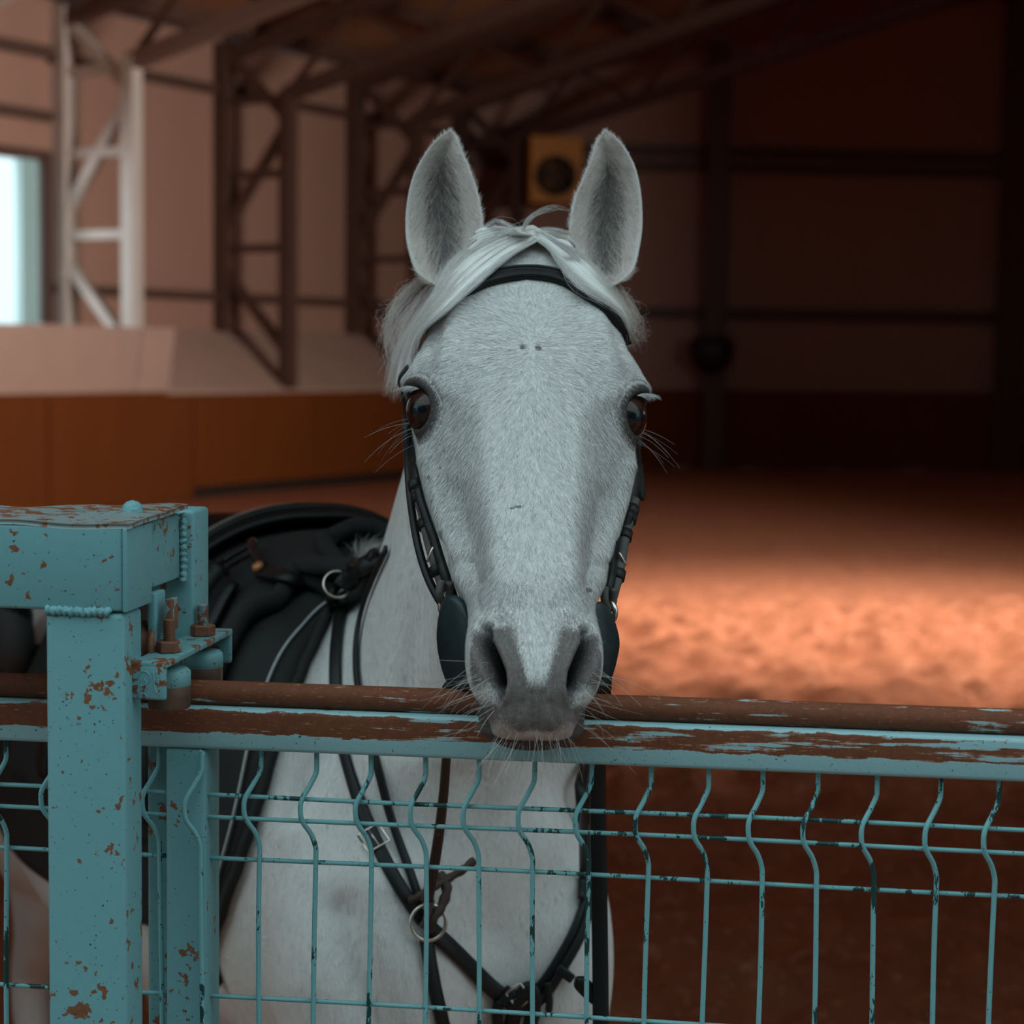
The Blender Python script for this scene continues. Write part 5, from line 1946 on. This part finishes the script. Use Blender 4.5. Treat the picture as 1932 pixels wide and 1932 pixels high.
# buckle
def buckle(px, py, ang, hw_, hh_, par, off=.010):
    c, nn = ray(BODY_BVH, px, py)
    c = c + nn * off
    a = math.radians(ang)
    x = math.cos(a) * _r - math.sin(a) * _u
    x -= nn * (x @ nn)
    x /= np.linalg.norm(x)
    y = np.cross(nn, x)
    pts = [c + x * hw_ * i + y * hh_ * j for i, j in ((-.9, -1), (.9, -1), (1, -.9), (1, .9), (.9, 1), (-.9, 1), (-1, .9), (-1, -.9), (-.9, -1))]
    o = mesh_obj('buckle', *tube(np.array(pts), .0013, 8), M_CHR, par)
    mesh_obj('tongue', *tube(np.array([c - x * hw_, c + nn * .001, c + x * hw_]), .0009, 6), M_CHR, o)


buckle(706, 1588, 62, .0125, .0135, s1)
buckle(974, 1868, -35, .010, .012, bpl, .016)
buckle(985, 1915, -60, .014, .014, bpl, .012)
for a, b in ((962, 1880), (978, 1895), (1008, 1868), (948, 1872), (1062, 1832)):
    c, nn = ray(BODY_BVH, a, b)
    t = math.cos(.8) * _r - math.sin(.8) * _u if a < 1000 else math.cos(.9) * _r + math.sin(.9) * _u
    mesh_obj('keeper', *box(c + nn * .010, .0055, .0115, .0055, t, np.cross(nn, t), nn, bevel=.002), M_LEA, bpl)
# leather folded over at the join, and loose strap ends
dstrap('joining_loop', [(958, 1935), (966, 1895), (985, 1862), (1003, 1860), (1008, 1890), (1000, 1940), (1000, 1990)], .017, .006, off=.014)
dstrap('joining_loop', [(935, 1880), (932, 1910), (940, 1945), (960, 1985)], .012, .006, off=.010)
V, F = ribbon(*drape([(1032, 1846), (1035, 1880), (1033, 1905)], .014, 20), np.concatenate([np.full(16, .0085), [.008, .0065, .0045, .002]]), .004, .2)
mesh_obj('strap_end', V, F, M_LEA, bpl)
# stub end tucked under the hanging rein
mesh_obj('strap_end', *ribbon(catmull([at(1136, 1890, 1.8875), at(1114, 1873, 1.887), at(1098, 1857, 1.885), at(1088, 1845, 1.883)], 20), np.array([0, -1, .1]), np.concatenate([np.full(14, .0165), [.016, .014, .012, .009, .006, .002]]), .005, .25), M_LEA, bridle)
# knotted brown lace through the ring
kb = empty('knotted_lace', ray(BODY_BVH, 815, 1690)[0], 'frayed brown leather lace knotted through the breastplate ring', 'lace')
for pts, w in (([(766, 1702, 0), (785, 1688, -.012), (812, 1668, -.016), (842, 1650, -.014), (868, 1630, -.016), (888, 1612, -.018)], .0095), ([(800, 1758, .0), (808, 1730, -.012), (826, 1700, -.016), (836, 1668, -.018), (822, 1645, -.01)], .0115), ([(790, 1748, -.004), (800, 1722, -.014), (806, 1690, -.016), (800, 1660, -.008)], .008)):
    Pk = []
    for a, b, o in pts:
        h_, nn = ray(BODY_BVH, a, b)
        Pk.append(h_ + nn * .010 + np.array([0, o, 0]))
    Pk = catmull(Pk, 40)
    V, F = ribbon(Pk, np.array([.1, -1, .25]), w * (1 + .12 * np.sin(np.arange(40) * .9)), .0045, .4)
    mesh_obj('lace', V, F, M_BRN, kb)

# ---- saddle cloth and saddle, wrapped on the body
def wrap(k, th, off):
    c = BP(k, 0, 1.12)
    d = BSID * math.sin(th) + np.array([0, 0, 1.0]) * math.cos(th)
    loc, nor, ix, ds = BODY_BVH.ray_cast(Vector(c + d * 1.0), Vector(-d), 1.0)
    if loc is None:
        return c + d * (.3 + off)
    return np.array(loc) + d * off


def wrap_shell(name, kf, kb_, t0, t1, off_fn, mat, parent, nk=40, nt=60, th=.010, fold=0.0, seed=0):
    r = rnd(seed)
    top = np.zeros((nt, nk, 3))
    for i, t in enumerate(np.linspace(t0, t1, nt)):
        a, b = kf(t), kb_(t)
        for j in range(nk):
            q = j / (nk - 1)
            k = a + (b - a) * q
            top[i, j] = wrap(k, t, off_fn(k, t, q) + fold * math.sin(k * 31 + t * 9) * math.sin(t * 7 + k * 11))
    for _ in range(3):
        top[1:-1, 1:-1] = (top[:-2, 1:-1] + top[2:, 1:-1] + top[1:-1, :-2] + top[1:-1, 2:] + 2 * top[1:-1, 1:-1]) / 6
    tv = top.reshape(-1, 3)
    Fq = grid_faces(nt, nk)
    nn = vnormals(tv, Fq)
    cen = BP(.3, 0, 1.05)
    if np.mean(np.sum(nn * (tv - cen), 1)) < 0:
        Fq = Fq[:, ::-1]
        nn = -nn
    bot = tv - nn * th
    V = np.vstack([tv, bot])
    m = nt * nk
    F = [tuple(f) for f in Fq] + [tuple(f[::-1] + m) for f in Fq]
    bi = list(range(nk)) + [i * nk + nk - 1 for i in range(1, nt)] + [(nt - 1) * nk + j for j in range(nk - 2, -1, -1)] + [i * nk for i in range(nt - 2, 0, -1)]
    F += [(bi[k], bi[(k + 1) % len(bi)], bi[(k + 1) % len(bi)] + m, bi[k] + m) for k in range(len(bi))]
    o = mesh_obj(name, V, F, mat, parent)
    bmq = bmesh.new()
    bmq.from_mesh(o.data)
    bmesh.ops.recalc_face_normals(bmq, faces=bmq.faces[:])
    bmq.to_mesh(o.data)
    bmq.free()
    return o, top


# front edge of the cloth as seen: turn it into (angle, distance along the back)
edge = [(738, 1034), (700, 1062), (668, 1098), (640, 1140), (618, 1185), (598, 1235), (578, 1290), (552, 1360), (530, 1420), (512, 1490), (490, 1560), (462, 1640), (430, 1725), (405, 1800)]
et, ek = [], []
for a, b in edge:
    h_, nn = ray(BODY_BVH, a, b)
    if h_ is None:
        continue
    w = h_ - WITH
    sd = w @ BSID
    et.append(math.atan2(sd, h_[2] - 1.12))
    ek.append(w @ BDIR)
o_ = np.argsort(np.abs(et))
et, ek = np.abs(np.array(et))[o_], np.array(ek)[o_]
print('cloth edge', np.round(et, 2), np.round(ek, 2))


def k_front(t):
    return float(np.interp(abs(t), et, ek))


cloth = empty('saddle_cloth', BP(.35, 0, 1.46), 'black saddle cloth with pale piping under the saddle', 'saddle cloth')
sc_, ctop = wrap_shell('cloth', lambda t: k_front(t), lambda t: .60 + .78 * float(sstep(1.12, 1.4, np.array(abs(t)))), -2.2, 2.2, lambda k, t, q: .010, M_PAD, cloth, 44, 80, .008)  # lower part added rearward as a dark sheet over the flank
# felt pad on top, set back from the edge
sp_, ptop = wrap_shell('felt_pad', lambda t: k_front(t) + .088, lambda t: .61, -1.75, 1.75, lambda k, t, q: .026, M_FELT, cloth, 40, 70, .014, .004, 3)
# piping along both
kk0 = np.array([k_front(t) for t in np.linspace(-2.2, 2.2, len(ctop))])
ln = np.array([wrap(k + .022, t, .0130) for k, t in zip(kk0, np.linspace(-2.2, 2.2, len(ctop)))])
for _ in range(3):
    ln[1:-1] = (ln[:-2] + 2 * ln[1:-1] + ln[2:]) / 4
mesh_obj('piping', *tube(catmull(ln, 160), .0019, 8), M_PIPE, cloth)
mesh_obj('binding', *tube(catmull(np.array([ctop[i, 0] for i in range(len(ctop))]), 120), .0065, 8), M_FELT, cloth)
mesh_obj('pad_roll', *tube(catmull(np.array([ptop[i, 0] for i in range(len(ptop))]), 120), .012, 10), M_FELT, cloth)

saddle = empty('saddle', BP(.42, 0, 1.48), 'black leather saddle with rounded pommel on the horse back', 'saddle')


def seat_off(k, t, q):
    pom = .030 * math.exp(-((k - .235) / .075) ** 2) * math.exp(-(t / .62) ** 2)
    can = .040 * math.exp(-((k - .57) / .07) ** 2) * math.exp(-(t / .70) ** 2)
    return .034 + pom + can


st_, stop = wrap_shell('seat', lambda t: .16 + .05 * abs(t), lambda t: .64, -.95, .95, seat_off, M_LEA, saddle, 50, 50, .008)
for sg in (-1, 1):
    a, b = (.55, 1.62) if sg > 0 else (-1.62, -.55)
    fl_, ft = wrap_shell('flap', lambda t: k_front(t) * .55 + .10, lambda t: .50 - .05 * abs(t), a, b, lambda k, t, q: .042 + .012 * math.sin(q * math.pi), M_LEA, saddle, 26, 34, .008, .003, 5 + sg)
    mesh_obj('knee_roll', *tube(catmull(np.array([ft[i, 3] for i in range(len(ft))]) + np.array([0, 0, .004]), 60), .017, 12), M_LEA, fl_)
    wrap_shell('stirrup_leather', lambda t: .33, lambda t: .36, a, b, lambda k, t, q: .060, M_LEA, saddle, 4, 30, .004)
# stitched seams over the seat front
for j in (3, 9):
    ln = np.array([stop[i, j] for i in range(len(stop))])
    mesh_obj('seam', *tube(catmull(ln, 80) + np.array([0, 0, .001]), .0012 if j == 9 else .005, 6), M_PIPE if j == 9 else M_LEA, saddle)


def on_saddle(px, py, off=.01, default=2.6):
    best = None
    for bvh in SADDLE_BVH:
        h_, nn = ray(bvh, px, py)
        if h_ is not None and (best is None or h_[1] < best[0][1]):
            best = (h_, nn)
    if best is None:
        return at(px, py, default), np.array([0, -1.0, 0])
    return best[0] + best[1] * off, best[1]


SADDLE_BVH = [BODY_BVH]
for o in (sc_, sp_, st_) + tuple(x for x in cloth.children if x.name.startswith(('pad_roll', 'binding'))) + tuple(x for x in saddle.children if x.name.startswith('flap')):
    me = o.data
    SADDLE_BVH.append(BVHTree.FromPolygons([tuple(o.matrix_world @ v.co) for v in me.vertices], [tuple(p.vertices) for p in me.polygons]))


def sstrap(name, pts, w, th, mat, off=.008, n=40, par=None):
    P, Nn = [], []
    for a, b in catmull(pts, n):
        p_, n_ = on_saddle(a, b, off)
        P.append(p_)
        Nn.append(n_)
    P, Nn = np.array(P), np.array(Nn)
    for _ in range(8):
        P[1:-1] = (P[:-2] + 2 * P[1:-1] + P[2:]) / 4
        Nn[1:-1] = (Nn[:-2] + 2 * Nn[1:-1] + Nn[2:]) / 4
    for _ in range(3):                    # lie on what is under it, not inside it
        for i in range(n):
            h_, n_ = on_saddle(*[float(q_) for q_ in proj(P[i])], .006)
            if P[i, 1] > h_[1]:
                P[i] = h_
        P[1:-1] = (P[:-2] + 3 * P[1:-1] + P[2:]) / 5
    return mesh_obj(name, *ribbon(P, Nn, w, th, .3), mat, par or saddle)


sstrap('retaining_strap', [(500, 1090), (540, 1096), (580, 1105), (615, 1118), (640, 1128)], .021, .006, M_LEA, .010)
sstrap('retaining_strap', [(388, 1108), (420, 1082), (450, 1062), (482, 1045)], .016, .006, M_LEA, .014)
sstrap('retaining_strap', [(482, 1045), (492, 1062), (505, 1085)], .012, .006, M_LEA, .016)
sstrap('retaining_strap', [(660, 1095), (690, 1074), (715, 1058)], .022, .006, M_LEA, .012)
for a, b, R in ((652, 1120, .0165),):
    p_, n_ = on_saddle(a, b, .015)
    mesh_obj('dee_ring', *torus(p_, n_ * .5 + np.array([.5, -.7, 0]), R, .0016), M_CHR, saddle)
p_, n_ = on_saddle(484, 1044, .018)
mesh_obj('stud', *lathe(p_, n_, [-.003, .0, .003, .004], [.006, .006, .004, 1e-4], 14), M_CHR, saddle)
p_, n_ = on_saddle(500, 1091, .020)
mesh_obj('brass_stud', *lathe(p_, n_, [-.003, .0, .003, .004], [.008, .008, .006, 1e-4], 14), simple('copper_stud', (.45, .2, .09), .5, .2, 60, metal=.6), saddle)
# grey saddle bag behind the saddle on the near flank
bc, bn = ray(BODY_BVH, 96, 1215)
if bc is None:
    bc, bn = at(66, 1215, 3.0), np.array([-.6, -.8, 0])
bag = empty('saddle_bag', bc, 'rounded dark saddle bag hanging on the horse flank', 'bag')
bc = bc + BDIR * .05 - np.array([0, 0, .01])
bc = np.array(BODY_BVH.find_nearest(Vector(bc))[0])
V, F = blob(bc + bn * .065, (.05, .085, .075), (bn, BDIR, np.array([0, 0, 1.0])))
mesh_obj('pouch', V, F, simple('grey_black_canvas', (.045, .045, .048), .85, .3, 60, bump=.5), bag)
V, F = blob(bc + bn * .069 + np.array([0, 0, .035]), (.052, .08, .045), (bn, BDIR, np.array([0, 0, 1.0])))
mesh_obj('lid', V, F, M_LEA, bag)
